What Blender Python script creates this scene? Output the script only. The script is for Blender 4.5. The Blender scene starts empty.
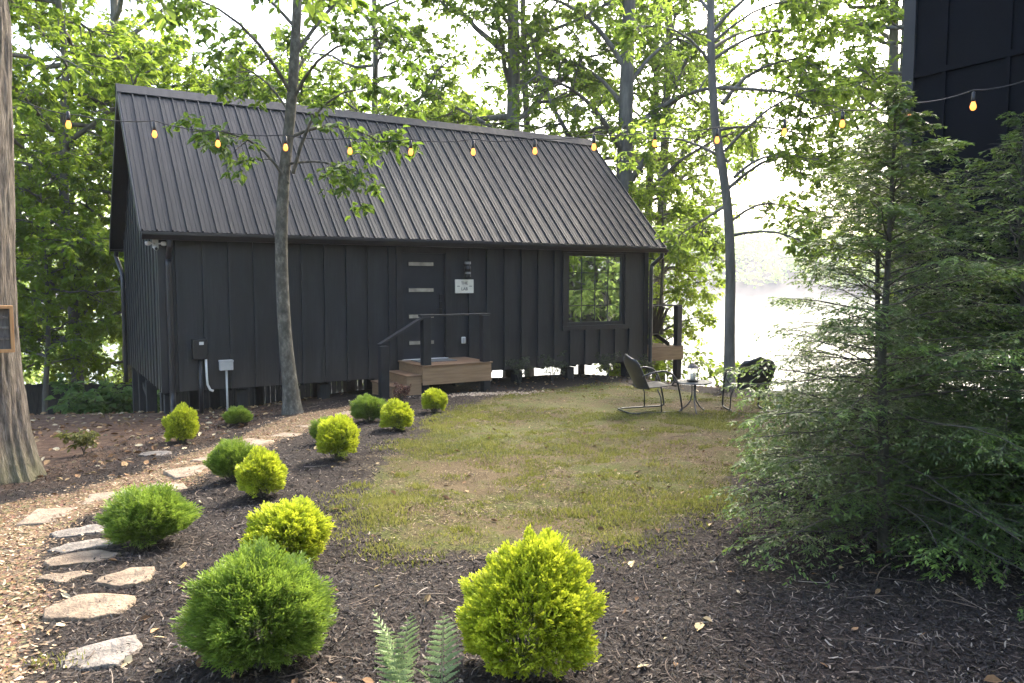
import bpy, math, random
import numpy as np
from math import sin, cos, pi, radians, sqrt

SC = bpy.context.scene
COL = SC.collection
RNG = np.random.default_rng(7)

# ------------------------------------------------------------------ helpers
def unit(v):
    v = np.asarray(v, float)
    return v / np.maximum(np.linalg.norm(v, axis=-1, keepdims=True), 1e-9)

def sstep(a, b, x):
    t = np.clip((np.asarray(x, float) - a) / (b - a), 0, 1)
    return t * t * (3 - 2 * t)

def vnoise(x, y, seed=0):
    """smooth 2-D value noise, 0..1"""
    x = np.asarray(x, float); y = np.asarray(y, float)
    xi = np.floor(x).astype(np.int64); yi = np.floor(y).astype(np.int64)
    xf = x - xi; yf = y - yi
    xf = xf * xf * (3 - 2 * xf); yf = yf * yf * (3 - 2 * yf)
    def h(a, b):
        n = (a * 374761393 + b * 668265263 + seed * 974634777) & 0xffffffff
        n = ((n ^ (n >> 13)) * 1274126177) & 0xffffffff
        n = n ^ (n >> 16)
        return (n & 0xffff) / 65535.0
    return (h(xi, yi) * (1 - xf) + h(xi + 1, yi) * xf) * (1 - yf) + (h(xi, yi + 1) * (1 - xf) + h(xi + 1, yi + 1) * xf) * yf

class MB:
    """collects vertices and faces, links them as ONE mesh object"""
    def __init__(s):
        s.v = []; s.f = []; s.m = []; s.t = []; s.n = 0
    def add(s, v, f, mi=0, tone=None):
        v = np.asarray(v, float).reshape(-1, 3); f = np.asarray(f, np.int64)
        s.v.append(v); s.f.append(f + s.n); s.m.append(np.full(len(f), mi))
        s.t.append(np.full(len(v), .5) if tone is None else np.broadcast_to(np.asarray(tone, float), (len(v),)))
        s.n += len(v)
        return s
    def box(s, a, b, mi=0):
        x0, y0, z0 = a; x1, y1, z1 = b
        v = [(x0,y0,z0),(x1,y0,z0),(x1,y1,z0),(x0,y1,z0),(x0,y0,z1),(x1,y0,z1),(x1,y1,z1),(x0,y1,z1)]
        f = [(0,3,2,1),(4,5,6,7),(0,1,5,4),(1,2,6,5),(2,3,7,6),(3,0,4,7)]
        return s.add(v, f, mi)
    def bar(s, p, q, w, h, up=(0,0,1), mi=0):
        """a rectangular bar from p to q"""
        p = np.array(p, float); q = np.array(q, float); d = unit(q - p)
        sd = np.cross(d, up)
        if np.linalg.norm(sd) < 1e-6: sd = np.cross(d, (0, 1, 0))
        sd = unit(sd); u = np.cross(sd, d)
        o = [(-1,-1),(1,-1),(1,1),(-1,1)]
        v = [p + sd*a*w/2 + u*b*h/2 for a, b in o] + [q + sd*a*w/2 + u*b*h/2 for a, b in o]
        return s.add(v, [(0,1,2,3),(7,6,5,4),(0,4,5,1),(1,5,6,2),(2,6,7,3),(3,7,4,0)], mi)
    def prism(s, pts, y0, y1, axis='y', mi=0):
        """extrude an outline (u, z) along y or x"""
        k = len(pts)
        if axis == 'y': v = [(u, y0, z) for u, z in pts] + [(u, y1, z) for u, z in pts]
        elif axis == 'x': v = [(y0, u, z) for u, z in pts] + [(y1, u, z) for u, z in pts]
        else: v = [(u, w, y0) for u, w in pts] + [(u, w, y1) for u, w in pts]
        s.add(v, [[i, (i+1) % k, (i+1) % k + k, i + k] for i in range(k)], mi)
        s.f.append(np.array([list(range(k))[::-1]]) + s.n - 2*k); s.m.append(np.array([mi]))
        s.f.append(np.array([list(range(k, 2*k))]) + s.n - 2*k); s.m.append(np.array([mi]))
        return s
    def tubes(s, P, R, n=6, mi=0, tone=None, cap=False):
        """P (K,m,3) polylines, R (K,m) radii"""
        P = np.asarray(P, float); R = np.asarray(R, float)
        if P.ndim == 2: P = P[None]; R = R[None]
        K, m, _ = P.shape
        if K == 0: return s
        T = np.gradient(P, axis=1) if m > 2 else np.repeat((P[:,1:2]-P[:,0:1]), 2, 1)
        T = unit(T)
        d = unit(P[:, -1] - P[:, 0])
        ref = np.where(np.abs(d[:, 2:3]) > .8, np.array([[1., .13, 0]]), np.array([[.02, .01, 1.]]))
        A = unit(np.cross(T, ref[:, None, :])); B = np.cross(T, A)
        an = np.arange(n) * 2 * pi / n
        V = P[:, :, None, :] + R[:, :, None, None] * (A[:, :, None, :] * np.cos(an)[None, None, :, None] + B[:, :, None, :] * np.sin(an)[None, None, :, None])
        V = V.reshape(-1, 3)
        k = np.arange(K)[:, None, None] * m * n; j = np.arange(m - 1)[None, :, None] * n; i = np.arange(n)[None, None, :]
        i2 = (i + 1) % n
        F = np.stack([k + j + i, k + j + i2, k + j + n + i2, k + j + n + i], -1).reshape(-1, 4)
        s.add(V, F, mi, tone)
        if cap:
            for kk in range(K):
                b = s.n - K*m*n + kk*m*n
                s.f.append(np.array([[b + q for q in range(n)][::-1]])); s.m.append(np.array([mi]))
                s.f.append(np.array([[b + (m-1)*n + q for q in range(n)]])); s.m.append(np.array([mi]))
        return s
    def tube(s, pts, r, n=8, mi=0, cap=True):
        pts = np.array(pts, float); rr = np.full(len(pts), r) if np.isscalar(r) else np.array(r, float)
        return s.tubes(pts[None], rr[None], n, mi, cap=cap)
    def lathe(s, prof, n=16, c=(0,0,0), mi=0):
        """prof (r, z) rings round a vertical axis"""
        an = np.arange(n) * 2 * pi / n
        V = np.array([(c[0] + r*cos(a), c[1] + r*sin(a), c[2] + z) for r, z in prof for a in an])
        m = len(prof)
        F = [(j*n+i, j*n+(i+1) % n, (j+1)*n+(i+1) % n, (j+1)*n+i) for j in range(m-1) for i in range(n)]
        s.add(V, F, mi)
        b = s.n - m*n
        s.f.append(np.array([[b+q for q in range(n)][::-1]])); s.m.append(np.array([mi]))
        s.f.append(np.array([[b+(m-1)*n+q for q in range(n)]])); s.m.append(np.array([mi]))
        return s
    def mesh(s, name, mats, smooth=False):
        me = bpy.data.meshes.new(name)
        v = np.concatenate(s.v) if s.v else np.zeros((0, 3))
        me.vertices.add(len(v)); me.vertices.foreach_set('co', v.astype(np.float32).ravel())
        tot = np.concatenate([np.full(len(f), f.shape[1]) for f in s.f])
        idx = np.concatenate([f.ravel() for f in s.f])
        me.loops.add(len(idx)); me.loops.foreach_set('vertex_index', idx.astype(np.int32))
        st = np.concatenate([[0], np.cumsum(tot)[:-1]])
        me.polygons.add(len(tot)); me.polygons.foreach_set('loop_start', st.astype(np.int32))
        me.polygons.foreach_set('material_index', np.concatenate(s.m).astype(np.int32))
        if smooth: me.polygons.foreach_set('use_smooth', np.ones(len(tot), bool))
        else: me.polygons.foreach_set('use_smooth', np.zeros(len(tot), bool))
        at = me.attributes.new('tone', 'FLOAT', 'POINT')
        at.data.foreach_set('value', np.concatenate(s.t).astype(np.float32))
        for m in (mats if isinstance(mats, (list, tuple)) else [mats]): me.materials.append(m)
        me.update(calc_edges=True); me.validate()
        return me
    def build(s, name, mats, parent=None, smooth=False, bevel=0, loc=None):
        return link(name, s.mesh(name, mats, smooth), parent, bevel, loc)

def link(name, me, parent=None, bevel=0, loc=None):
    o = bpy.data.objects.new(name, me); COL.objects.link(o)
    if parent: o.parent = parent
    if loc is not None: o.location = loc
    if bevel:
        b = o.modifiers.new('bevel', 'BEVEL'); b.width = bevel; b.segments = 2; b.limit_method = 'ANGLE'
    return o

def tag(o, label=None, cat=None, group=None, kind=None):
    if label: o['label'] = label
    if cat: o['category'] = cat
    if group: o['group'] = group
    if kind: o['kind'] = kind
    return o

def thing(name, label, cat, loc=(0,0,0), rz=0, group=None):
    o = bpy.data.objects.new(name, None); COL.objects.link(o)
    o.empty_display_size = .2; o.location = loc; o.rotation_euler = (0, 0, rz)
    return tag(o, label, cat, group)

def copy_tree(o, label=None, parent=None):
    c = o.copy(); COL.objects.link(c)
    if parent: c.parent = parent
    if label: c['label'] = label
    for ch in list(o.children): copy_tree(ch, None, c)
    return c

# ------------------------------------------------------------------ materials
def newmat(name):
    m = bpy.data.materials.new(name); m.use_nodes = True
    nt = m.node_tree; nt.nodes.clear()
    out = nt.nodes.new('ShaderNodeOutputMaterial')
    return m, nt, out

class N:
    """tiny node-building helper"""
    def __init__(s, nt): s.nt = nt
    def new(s, t, **k):
        n = s.nt.nodes.new(t)
        for a, b in k.items(): setattr(n, a, b)
        return n
    def set(s, n, **k):
        for a, b in k.items(): n.inputs[a.replace('_', ' ')].default_value = b
        return n
    def l(s, a, b): s.nt.links.new(a, b)
    def coord(s, scale=(1,1,1), kind='Object'):
        tc = s.new('ShaderNodeTexCoord'); mp = s.new('ShaderNodeMapping'); mp.inputs['Scale'].default_value = scale
        s.l(tc.outputs[kind], mp.inputs['Vector']); return mp.outputs['Vector']
    def noise(s, vec, scale=5, detail=4, rough=.55):
        n = s.new('ShaderNodeTexNoise'); n.inputs['Scale'].default_value = scale; n.inputs['Detail'].default_value = detail; n.inputs['Roughness'].default_value = rough
        if vec is not None: s.l(vec, n.inputs['Vector'])
        return n.outputs['Fac']
    def ramp(s, fac, stops):
        r = s.new('ShaderNodeValToRGB'); e = r.color_ramp.elements
        while len(e) < len(stops): e.new(.5)
        for i, (p, c) in enumerate(stops):
            e[i].position = p; e[i].color = (*c, 1) if len(c) == 3 else c
        s.l(fac, r.inputs['Fac']); return r.outputs['Color']
    def mix(s, fac, a, b, mode='MIX'):
        m = s.new('ShaderNodeMix', data_type='RGBA', blend_type=mode)
        if isinstance(fac, (int, float)): m.inputs['Factor'].default_value = fac
        else: s.l(fac, m.inputs['Factor'])
        for sock, v in ((m.inputs[6], a), (m.inputs[7], b)):
            if isinstance(v, tuple): sock.default_value = (*v, 1)
            else: s.l(v, sock)
        return m.outputs[2]
    def math(s, op, a, b=0.):
        m = s.new('ShaderNodeMath', operation=op)
        for i, v in enumerate((a, b)):
            if isinstance(v, (int, float)): m.inputs[i].default_value = v
            else: s.l(v, m.inputs[i])
        return m.outputs[0]
    def attr(s, name='tone'):
        return s.new('ShaderNodeAttribute', attribute_name=name).outputs['Fac']
    def island(s):
        return s.new('ShaderNodeNewGeometry').outputs['Random Per Island']
    def bump(s, h, strength=.3, dist=.02):
        b = s.new('ShaderNodeBump'); b.inputs['Strength'].default_value = strength; b.inputs['Distance'].default_value = dist
        s.l(h, b.inputs['Height']); return b.outputs['Normal']
    def pbsdf(s, col, rough=.6, metal=0, spec=.5, normal=None):
        p = s.new('ShaderNodeBsdfPrincipled')
        if isinstance(col, tuple): p.inputs['Base Color'].default_value = (*col, 1)
        else: s.l(col, p.inputs['Base Color'])
        if isinstance(rough, (int, float)): p.inputs['Roughness'].default_value = rough
        else: s.l(rough, p.inputs['Roughness'])
        p.inputs['Metallic'].default_value = metal; p.inputs['Specular IOR Level'].default_value = spec
        if normal is not None: s.l(normal, p.inputs['Normal'])
        return p

def m_basic(name, c1, c2, rough=.6, scale=8, stretch=(1,1,1), bump=.15, bdist=.004, metal=0, spec=.5, detail=5, lo=.3, hi=.7):
    m, nt, out = newmat(name); n = N(nt)
    v = n.coord(stretch); f = n.noise(v, scale, detail)
    col = n.ramp(f, [(lo, c1), (hi, c2)])
    r = n.math('MULTIPLY_ADD', f, .2); nt.nodes[-1].inputs[2].default_value = rough - .1
    p = n.pbsdf(col, r, metal, spec, n.bump(n.noise(v, scale*4, 3), bump, bdist))
    n.l(p.outputs[0], out.inputs[0]); return m

def m_leaf(name, dark, mid, light, trans=(.35, .5, .06), tfac=.42, rough=.5, scale=.8, isl=.5):
    """foliage: clump noise + per-leaf variation, thin translucent leaves"""
    m, nt, out = newmat(name); n = N(nt)
    f = n.noise(n.coord(), scale, 3)
    f2 = n.math('ADD', n.math('MULTIPLY', f, 1 - isl), n.math('MULTIPLY', n.island(), isl))
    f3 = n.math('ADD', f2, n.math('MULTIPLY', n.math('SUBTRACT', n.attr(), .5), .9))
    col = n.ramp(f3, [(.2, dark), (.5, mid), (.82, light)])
    p = n.pbsdf(col, rough, 0, .35)
    tr = n.new('ShaderNodeBsdfTranslucent')
    n.l(n.mix(.55, col, trans), tr.inputs['Color'])
    mx = n.new('ShaderNodeMixShader'); mx.inputs[0].default_value = tfac
    n.l(p.outputs[0], mx.inputs[1]); n.l(tr.outputs[0], mx.inputs[2]); n.l(mx.outputs[0], out.inputs[0])
    return m

def m_bark(name, c1, c2, c3, vs=(14, 14, 1.6), bump=.7, dist=.03, moss=0):
    m, nt, out = newmat(name); n = N(nt)
    v = n.coord(vs); f = n.noise(v, 1.0, 6, .65); g = n.noise(n.coord((3, 3, 3)), 1.5, 4)
    col = n.ramp(f, [(.3, c1), (.5, c2), (.7, c3)])
    col = n.mix(n.math('MULTIPLY', g, .5), col, n.mix(.5, col, (.25, .27, .22)))
    if moss:
        z = n.new('ShaderNodeSeparateXYZ'); n.l(n.coord(), z.inputs[0])
        mz = n.math('MULTIPLY', n.math('SUBTRACT', .55, z.outputs['Z']), 1.3)
        mf = n.math('MULTIPLY', n.math('MAXIMUM', n.math('MINIMUM', mz, 1), 0), n.math('MULTIPLY', g, moss))
        col = n.mix(mf, col, (.16, .17, .06))
    p = n.pbsdf(col, .9, 0, .2, n.bump(f, bump, dist)); n.l(p.outputs[0], out.inputs[0]); return m

def m_scatter(name, stops, rough=.85, tr=0):
    """chips and litter: one colour per piece"""
    m, nt, out = newmat(name); n = N(nt)
    col = n.ramp(n.island(), stops)
    col = n.mix(.35, col, n.mix(1.0, col, n.ramp(n.noise(n.coord(), 60, 2), [(.3, (.5,.5,.5)), (.7, (1.2,1.2,1.2))]), 'MULTIPLY'))
    p = n.pbsdf(col, rough, 0, .3); n.l(p.outputs[0], out.inputs[0]); return m

M = {}
# black painted board-and-batten: brushed, slightly uneven paint with wood grain
def m_siding():
    m, nt, out = newmat('black_siding'); n = N(nt)
    g = n.noise(n.coord((22, 22, .9)), 1.6, 6, .6); w = n.noise(n.coord((1.2, 1.2, .7)), 1.3, 4)
    col = n.ramp(g, [(.25, (.0060, .0078, .011)), (.75, (.0155, .0190, .0245))])
    col = n.mix(n.math('MULTIPLY', w, .5), col, (.024, .028, .033))
    d = n.noise(n.coord((2.2, 2.2, .55)), 2.0, 6, .7); z = n.new('ShaderNodeSeparateXYZ'); n.l(n.coord(), z.inputs[0])
    mud = n.math('MULTIPLY', n.math('MAXIMUM', n.math('SUBTRACT', .45, z.outputs['Z']), 0), n.math('MULTIPLY', d, 1.5))
    col = n.mix(n.math('MULTIPLY', n.math('MAXIMUM', n.math('SUBTRACT', d, .48), 0), 2.0), col, (.045, .050, .054)); col = n.mix(n.math('MINIMUM', mud, .6), col, (.07, .058, .046))
    r = n.ramp(d, [(.3, (.36,)*3), (.7, (.62,)*3)])
    p = n.pbsdf(col, r, 0, .5, n.bump(g, .5, .008)); n.l(p.outputs[0], out.inputs[0]); return m
M['siding'] = m_siding()
M['trim'] = m_basic('black_trim', (.012, .013, .016), (.024, .026, .030), .45, 6, (1,1,1), .1)
def m_roof():
    m, nt, out = newmat('charcoal_metal_roof'); n = N(nt)
    w = n.noise(n.coord((1, .8, .8)), .9, 5); st = n.noise(n.coord((9, .5, .5)), 2, 5, .6); sp = n.noise(n.coord(), 55, 2)
    col = n.ramp(w, [(.3, (.0095, .0122, .0142)), (.7, (.0165, .0202, .0228))])
    col = n.mix(.5, col, n.mix(1., col, n.ramp(st, [(.3, (.7,.7,.7)), (.7, (1.25,1.25,1.25))]), 'MULTIPLY'))
    col = n.mix(n.math('MULTIPLY', n.math('GREATER_THAN', sp, .68), .35), col, (.11, .11, .10))
    r = n.ramp(st, [(.3, (.50,)*3), (.7, (.66,)*3)])
    p = n.pbsdf(col, r, .0, .30, n.bump(n.noise(n.coord((3, 1, 1)), 1.2, 3), .25, .02)); n.l(p.outputs[0], out.inputs[0]); return m
M['roof'] = m_roof()
M['gutter'] = m_basic('black_gutter', (.014, .015, .018), (.024, .025, .028), .33, 3, (1,1,1), .05)
M['under'] = m_basic('dark_underfloor', (.012, .012, .012), (.03, .028, .026), .9, 5)
M['pier'] = m_basic('black_pier_timber', (.012, .012, .013), (.03, .03, .03), .8, 5, (5,5,1), .3)
M['door'] = m_basic('dark_door_paint', (.018, .021, .027), (.026, .030, .037), .38, 3, (1,1,1), .05)
M['lite'] = m_basic('frosted_glass', (.24, .22, .18), (.42, .39, .31), .15, 7, (1,1,1), .02)
M['deckwood'] = m_basic('composite_decking', (.17, .098, .052), (.27, .165, .092), .6, 3, (1.2, 14, 14), .25)
M['fasciawood'] = m_basic('brown_fascia_board', (.24, .150, .080), (.34, .220, .125), .6, 2.5, (1.0, 10, 10), .2)
M['rubber'] = m_basic('grey_door_mat', (.10, .10, .10), (.22, .22, .21), .9, 90, (1,1,1), .5)
M['metal_black'] = m_basic('black_powder_coat', (.010, .010, .011), (.020, .020, .022), .38, 30, (1,1,1), .08)
M['chair'] = m_basic('weathered_black_metal', (.016, .017, .019), (.042, .043, .046), .36, 9, (1,1,1), .12)
M['tabletop'] = m_basic('grey_table_metal', (.06, .062, .065), (.12, .12, .125), .4, 12, (1,1,1), .1)
M['greybox'] = m_basic('grey_plastic', (.36, .37, .37), (.46, .46, .45), .5, 8, (1,1,1), .05)
M['whiteplastic'] = m_basic('white_plastic', (.62, .62, .60), (.74, .74, .72), .45, 8, (1,1,1), .05)
M['sign'] = m_basic('cream_sign_board', (.62, .59, .50), (.72, .69, .60), .6, 9, (1,1,1), .08)
M['ink'] = m_basic('black_lettering', (.02, .02, .02), (.04, .035, .03), .7, 9, (1,1,1), .02)
M['cedar'] = m_basic('orange_cedar', (.34, .17, .065), (.46, .26, .11), .7, 4, (8, 8, 1), .25)
M['paver'] = m_basic('sandstone_paver', (.12, .09, .065), (.30, .235, .165), .9, 11, (1,1,1), 1.0, .015, detail=9)
M['stone_grey'] = m_basic('grey_flagstone', (.075, .066, .058), (.23, .20, .17), .9, 9, (1,1,1), 1.0, .02, detail=9)
M['stone_rust'] = m_basic('rusty_flagstone', (.085, .060, .040), (.25, .19, .13), .9, 9, (1,1,1), 1.0, .02, detail=9)
M['fence'] = m_basic('dark_fence_board', (.018, .017, .016), (.045, .042, .038), .9, 5, (6, 6, .8), .4)
M['adirondack'] = m_basic('dark_stained_chair', (.02, .018, .017), (.045, .04, .036), .6, 5, (1,1,1), .2)
M['candle'] = m_basic('ivory_wax', (.65, .60, .48), (.75, .70, .58), .5, 5, (1,1,1), .05)

M['bark_oak'] = m_bark('oak_bark', (.030, .022, .017), (.150, .118, .094), (.30, .255, .215), (34, 34, 5.5), 1.0, .05, moss=1.1)
M['bark_slim'] = m_bark('slim_tree_bark', (.026, .022, .018), (.075, .066, .055), (.19, .175, .15), (16, 16, 9), .8, .015)
M['bark_far'] = m_bark('distant_bark', (.048, .042, .037), (.100, .089, .078), (.17, .152, .135), (6, 6, 1.2), .6, .03)
M['bark_pale'] = m_bark('pale_bark', (.07, .064, .056), (.14, .128, .112), (.22, .20, .18), (6, 6, 1.2), .6, .03)
M['bark_hem'] = m_bark('hemlock_bark', (.016, .013, .011), (.040, .032, .026), (.075, .062, .050), (20, 20, 5), .5, .01)

M['leaf_bright'] = m_leaf('bright_maple_leaf', (.034, .078, .010), (.075, .150, .018), (.145, .235, .030), (.50, .66, .07), .62)
M['leaf_mid'] = m_leaf('broad_green_leaf', (.026, .058, .012), (.054, .108, .020), (.105, .175, .030), (.42, .58, .08), .60)
M['leaf_near'] = m_leaf('sourwood_leaf', (.026, .060, .012), (.050, .105, .018), (.095, .165, .028), (.30, .46, .05), .42)
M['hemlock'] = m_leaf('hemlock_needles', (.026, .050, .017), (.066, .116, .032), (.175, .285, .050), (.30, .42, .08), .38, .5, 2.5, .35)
M['golden'] = m_leaf('golden_conifer_sprays', (.12, .18, .014), (.32, .39, .022), (.60, .64, .05), (.70, .74, .05), .30, .55, 6, .35)
M['greenshrub'] = m_leaf('green_conifer_sprays', (.040, .082, .012), (.110, .185, .022), (.230, .330, .046), (.36, .50, .06), .30, .55, 6, .3)
M['barberry'] = m_leaf('maroon_leaves', (.03, .012, .010), (.065, .025, .018), (.11, .045, .03), (.2, .06, .04), .25)
M['azalea'] = m_leaf('grey_green_leaves', (.022, .032, .016), (.048, .064, .032), (.10, .12, .062), (.15, .2, .07), .25)
M['undergrowth'] = m_leaf('broad_undergrowth_leaf', (.04, .09, .025), (.085, .165, .045), (.15, .26, .08), (.3, .46, .10), .4)
M['fern'] = m_leaf('fern_frond', (.14, .20, .095), (.26, .35, .16), (.42, .50, .28), (.42, .54, .22), .25, .6, 6, .4)
M['grass'] = m_leaf('lawn_blades', (.050, .062, .012), (.115, .128, .024), (.24, .215, .075), (.38, .40, .07), .30, .6, .7, .6)
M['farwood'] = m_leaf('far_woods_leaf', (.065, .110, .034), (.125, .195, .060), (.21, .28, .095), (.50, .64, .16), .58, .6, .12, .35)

M['chips'] = m_scatter('mulch_shreds', [(0, (.010, .0085, .008)), (.55, (.030, .025, .022)), (.80, (.065, .052, .044)), (.93, (.13, .098, .075)), (1, (.27, .23, .19))])
M['woodchips'] = m_scatter('path_wood_chips', [(0, (.10, .065, .042)), (.4, (.21, .14, .085)), (.75, (.34, .24, .15)), (1, (.50, .40, .28))])
M['litter'] = m_scatter('dry_leaf_litter', [(0, (.12, .065, .03)), (.5, (.24, .14, .07)), (.8, (.38, .28, .15)), (1, (.50, .44, .30))])
M['twig'] = m_scatter('dry_twigs', [(0, (.07, .05, .04)), (.6, (.16, .12, .09)), (1, (.34, .29, .24))])
M['pebble'] = m_scatter('tan_pebbles', [(0, (.16, .12, .085)), (.5, (.28, .22, .16)), (1, (.42, .36, .28))], .8)

# ------------------------------------------------------------------ terrain
LIPX = [-40, -14, -7, -5, -2, 1.5, 2.8, 3.6, 6, 9, 20, 60]
LIPY = [11, 12, 12.2, 13.0, 16.2, 18.0, 17.2, 15.4, 13.4, 13, 13, 13]
def gbase(x, y):
    x = np.asarray(x, float); y = np.asarray(y, float)
    lip = np.interp(x, LIPX, LIPY)
    s = .031 + .015 * sstep(-1.5, -5.5, x)
    z = -s * np.clip(y, -8, lip)
    d = np.maximum(y - lip, 0)
    z = z - .235 * d * sstep(-.8, 3.2, d)
    z = np.maximum(z, -9.0)
    # far shore of the lake
    far = sstep(470, 640, y + .10 * np.abs(x)) * (36 + 16 * vnoise(x / 140 + 7, y / 300, 5))
    return z + far
def gh(x, y):
    """ground with the lumps of mulch near the camera"""
    x = np.asarray(x, float); y = np.asarray(y, float)
    a = sstep(24, 8, y) * sstep(22, 8, np.abs(x))
    lum = (vnoise(x * 1.3, y * 1.3, 1) - .5) * .07 + (vnoise(x * 4.5, y * 4.5, 2) - .5) * .035
    return gbase(x, y) + a * lum
def G(x, y): return float(gh(x, y))

def inside(px, py, poly):
    poly = np.array(poly); r = np.zeros(px.shape, bool); j = len(poly) - 1
    for i in range(len(poly)):
        xi, yi = poly[i]; xj, yj = poly[j]
        c = ((yi > py) != (yj > py)) & (px < (xj - xi) * (py - yi) / (yj - yi + 1e-12) + xi)
        r ^= c; j = i
    return r
def edge_dist(px, py, poly):
    poly = np.array(poly, float); d = np.full(px.shape, 1e9)
    for i in range(len(poly)):
        a = poly[i-1]; b = poly[i]; ab = b - a
        t = np.clip(((px - a[0])*ab[0] + (py - a[1])*ab[1]) / (ab @ ab), 0, 1)
        d = np.minimum(d, np.hypot(px - a[0] - t*ab[0], py - a[1] - t*ab[1]))
    return np.where(inside(px, py, poly), d, -d)

LAWN = [(-1.38,6.0),(-1.50,8.0),(-1.22,10.0),(-.90,12.4),(-.30,14.2),(1.0,15.5),(2.3,16.1),(3.4,14.6),(4.6,13.2),(4.6,11.0),(3.6,9.2),(2.35,7.4),(1.8,6.0),(1.3,5.45),(.75,5.0),(.3,4.75),(-.2,4.7),(-.75,4.8),(-1.15,5.3)]
PATH = [(-1.2,1.6),(-1.75,2.9),(-2.2,3.6),(-2.4,4.2),(-2.85,4.8),(-3.15,5.4),(-3.15,6.1),(-2.85,7.1),(-2.75,8.6),(-2.6,10.3),(-1.95,11.4),(-1.75,12.5),(-2.2,13.1),(-3.0,12.4),(-3.5,11.6),(-3.65,10.3),(-3.75,8.6),(-4.0,7.6),(-4.1,7.0),(-4.6,6.3),(-6.5,5.4),(-6.0,2.5),(-4.0,1.0),(-2,.6)]

def grid_axis(lo, hi, near_lo, near_hi, fine, growth=1.18):
    a = list(np.arange(near_lo, near_hi + 1e-6, fine))
    s = fine
    while a[-1] < hi: s *= growth; a.append(a[-1] + s)
    s = fine
    while a[0] > lo: s *= growth; a.insert(0, a[0] - s)
    return np.array(a)

def sheet(name, xs, ys, zf, mat, keep=None, tone=None, smooth=True):
    X, Y = np.meshgrid(xs, ys); Z = zf(X, Y)
    nx, ny = len(xs), len(ys)
    V = np.stack([X, Y, Z], -1).reshape(-1, 3)
    i, j = np.meshgrid(np.arange(nx - 1), np.arange(ny - 1))
    F = np.stack([j*nx+i, j*nx+i+1, (j+1)*nx+i+1, (j+1)*nx+i], -1).reshape(-1, 4)
    T = tone(X, Y).ravel() if tone else np.full(len(V), .5)
    if keep is not None:
        k = keep(X, Y).ravel(); F = F[k[F].all(1)]
        used = np.unique(F); mp = np.full(len(V), -1); mp[used] = np.arange(len(used))
        V = V[used]; T = T[used]; F = mp[F]
    b = MB(); b.add(V, F, 0, T)
    return b.build(name, mat, smooth=smooth)

def m_ground():
    m, nt, out = newmat('dark_mulch_soil'); n = N(nt)
    v = n.coord(); a = n.noise(v, 1.1, 4); b = n.noise(v, 26, 5, .7); c = n.noise(n.coord((60, 22, 40)), 1, 4, .7)
    col = n.ramp(b, [(.30, (.009, .007, .006)), (.52, (.026, .020, .017)), (.68, (.060, .044, .035)), (.8, (.10, .075, .056))])
    col = n.mix(n.math('MULTIPLY', n.math('GREATER_THAN', c, .62), .45), col, (.12, .088, .064))
    # reddish leaf-covered soil out of the beds (towards the woods)
    t = n.attr(); lf = n.ramp(n.noise(v, 9, 5, .7), [(.3, (.045, .026, .018)), (.5, (.105, .064, .042)), (.72, (.19, .13, .085))])
    col = n.mix(n.math('MULTIPLY', t, n.math('ADD', .55, a)), col, lf)
    p = n.pbsdf(col, .95, 0, .2, n.bump(n.math('ADD', b, c), .9, .03)); n.l(p.outputs[0], out.inputs[0]); return m
def m_lawn():
    m, nt, out = newmat('patchy_mossy_lawn'); n = N(nt)
    v = n.coord(); a = n.noise(v, .75, 5, .65); b = n.noise(v, 5.5, 5, .7); c = n.noise(v, 75, 5, .75)
    g = n.ramp(c, [(.3, (.012, .015, .005)), (.5, (.060, .068, .014)), (.72, (.16, .165, .034))])
    d = n.ramp(c, [(.3, (.018, .012, .007)), (.48, (.070, .048, .023)), (.74, (.20, .152, .080))])
    f = n.ramp(n.math('ADD', n.math('MULTIPLY', a, .55), n.math('MULTIPLY', b, .45)), [(.45, (0,0,0)), (.58, (1,1,1))])
    col = n.mix(f, d, g)
    mul = n.ramp(n.noise(v, 26, 5, .7), [(.30, (.010, .008, .007)), (.55, (.032, .025, .020)), (.75, (.09, .066, .05))])
    e = n.ramp(n.math('ADD', n.attr(), n.math('MULTIPLY', n.math('SUBTRACT', b, .5), 1.1)), [(.32, (0,0,0)), (.44, (1,1,1))])
    col = n.mix(e, mul, col)
    p = n.pbsdf(col, .95, 0, .2, n.bump(n.math('ADD', c, b), .8, .02)); n.l(p.outputs[0], out.inputs[0]); return m
def m_path():
    m, nt, out = newmat('wood_chip_path'); n = N(nt)
    v = n.coord(); b = n.noise(v, 34, 5, .7); c = n.noise(v, 1.3, 4); vo = n.new('ShaderNodeTexVoronoi'); vo.inputs['Scale'].default_value = 48; n.l(v, vo.inputs['Vector'])
    col = n.ramp(b, [(.3, (.075, .048, .028)), (.5, (.18, .120, .066)), (.7, (.33, .24, .14))])
    col = n.mix(.4, col, n.mix(1., col, vo.outputs['Color'], 'MULTIPLY'))
    col = n.mix(n.math('MULTIPLY', n.math('SUBTRACT', c, .3), .8), col, (.10, .075, .058))
    mul = n.ramp(n.noise(v, 26, 5, .7), [(.30, (.010, .008, .007)), (.55, (.032, .025, .020)), (.75, (.09, .066, .05))])
    e = n.ramp(n.math('ADD', n.attr(), n.math('MULTIPLY', n.math('SUBTRACT', b, .5), 1.1)), [(.32, (0,0,0)), (.44, (1,1,1))])
    col = n.mix(e, mul, col)
    p = n.pbsdf(col, .95, 0, .2, n.bump(n.math('ADD', b, vo.outputs['Distance']), .8, .02)); n.l(p.outputs[0], out.inputs[0]); return m

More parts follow.
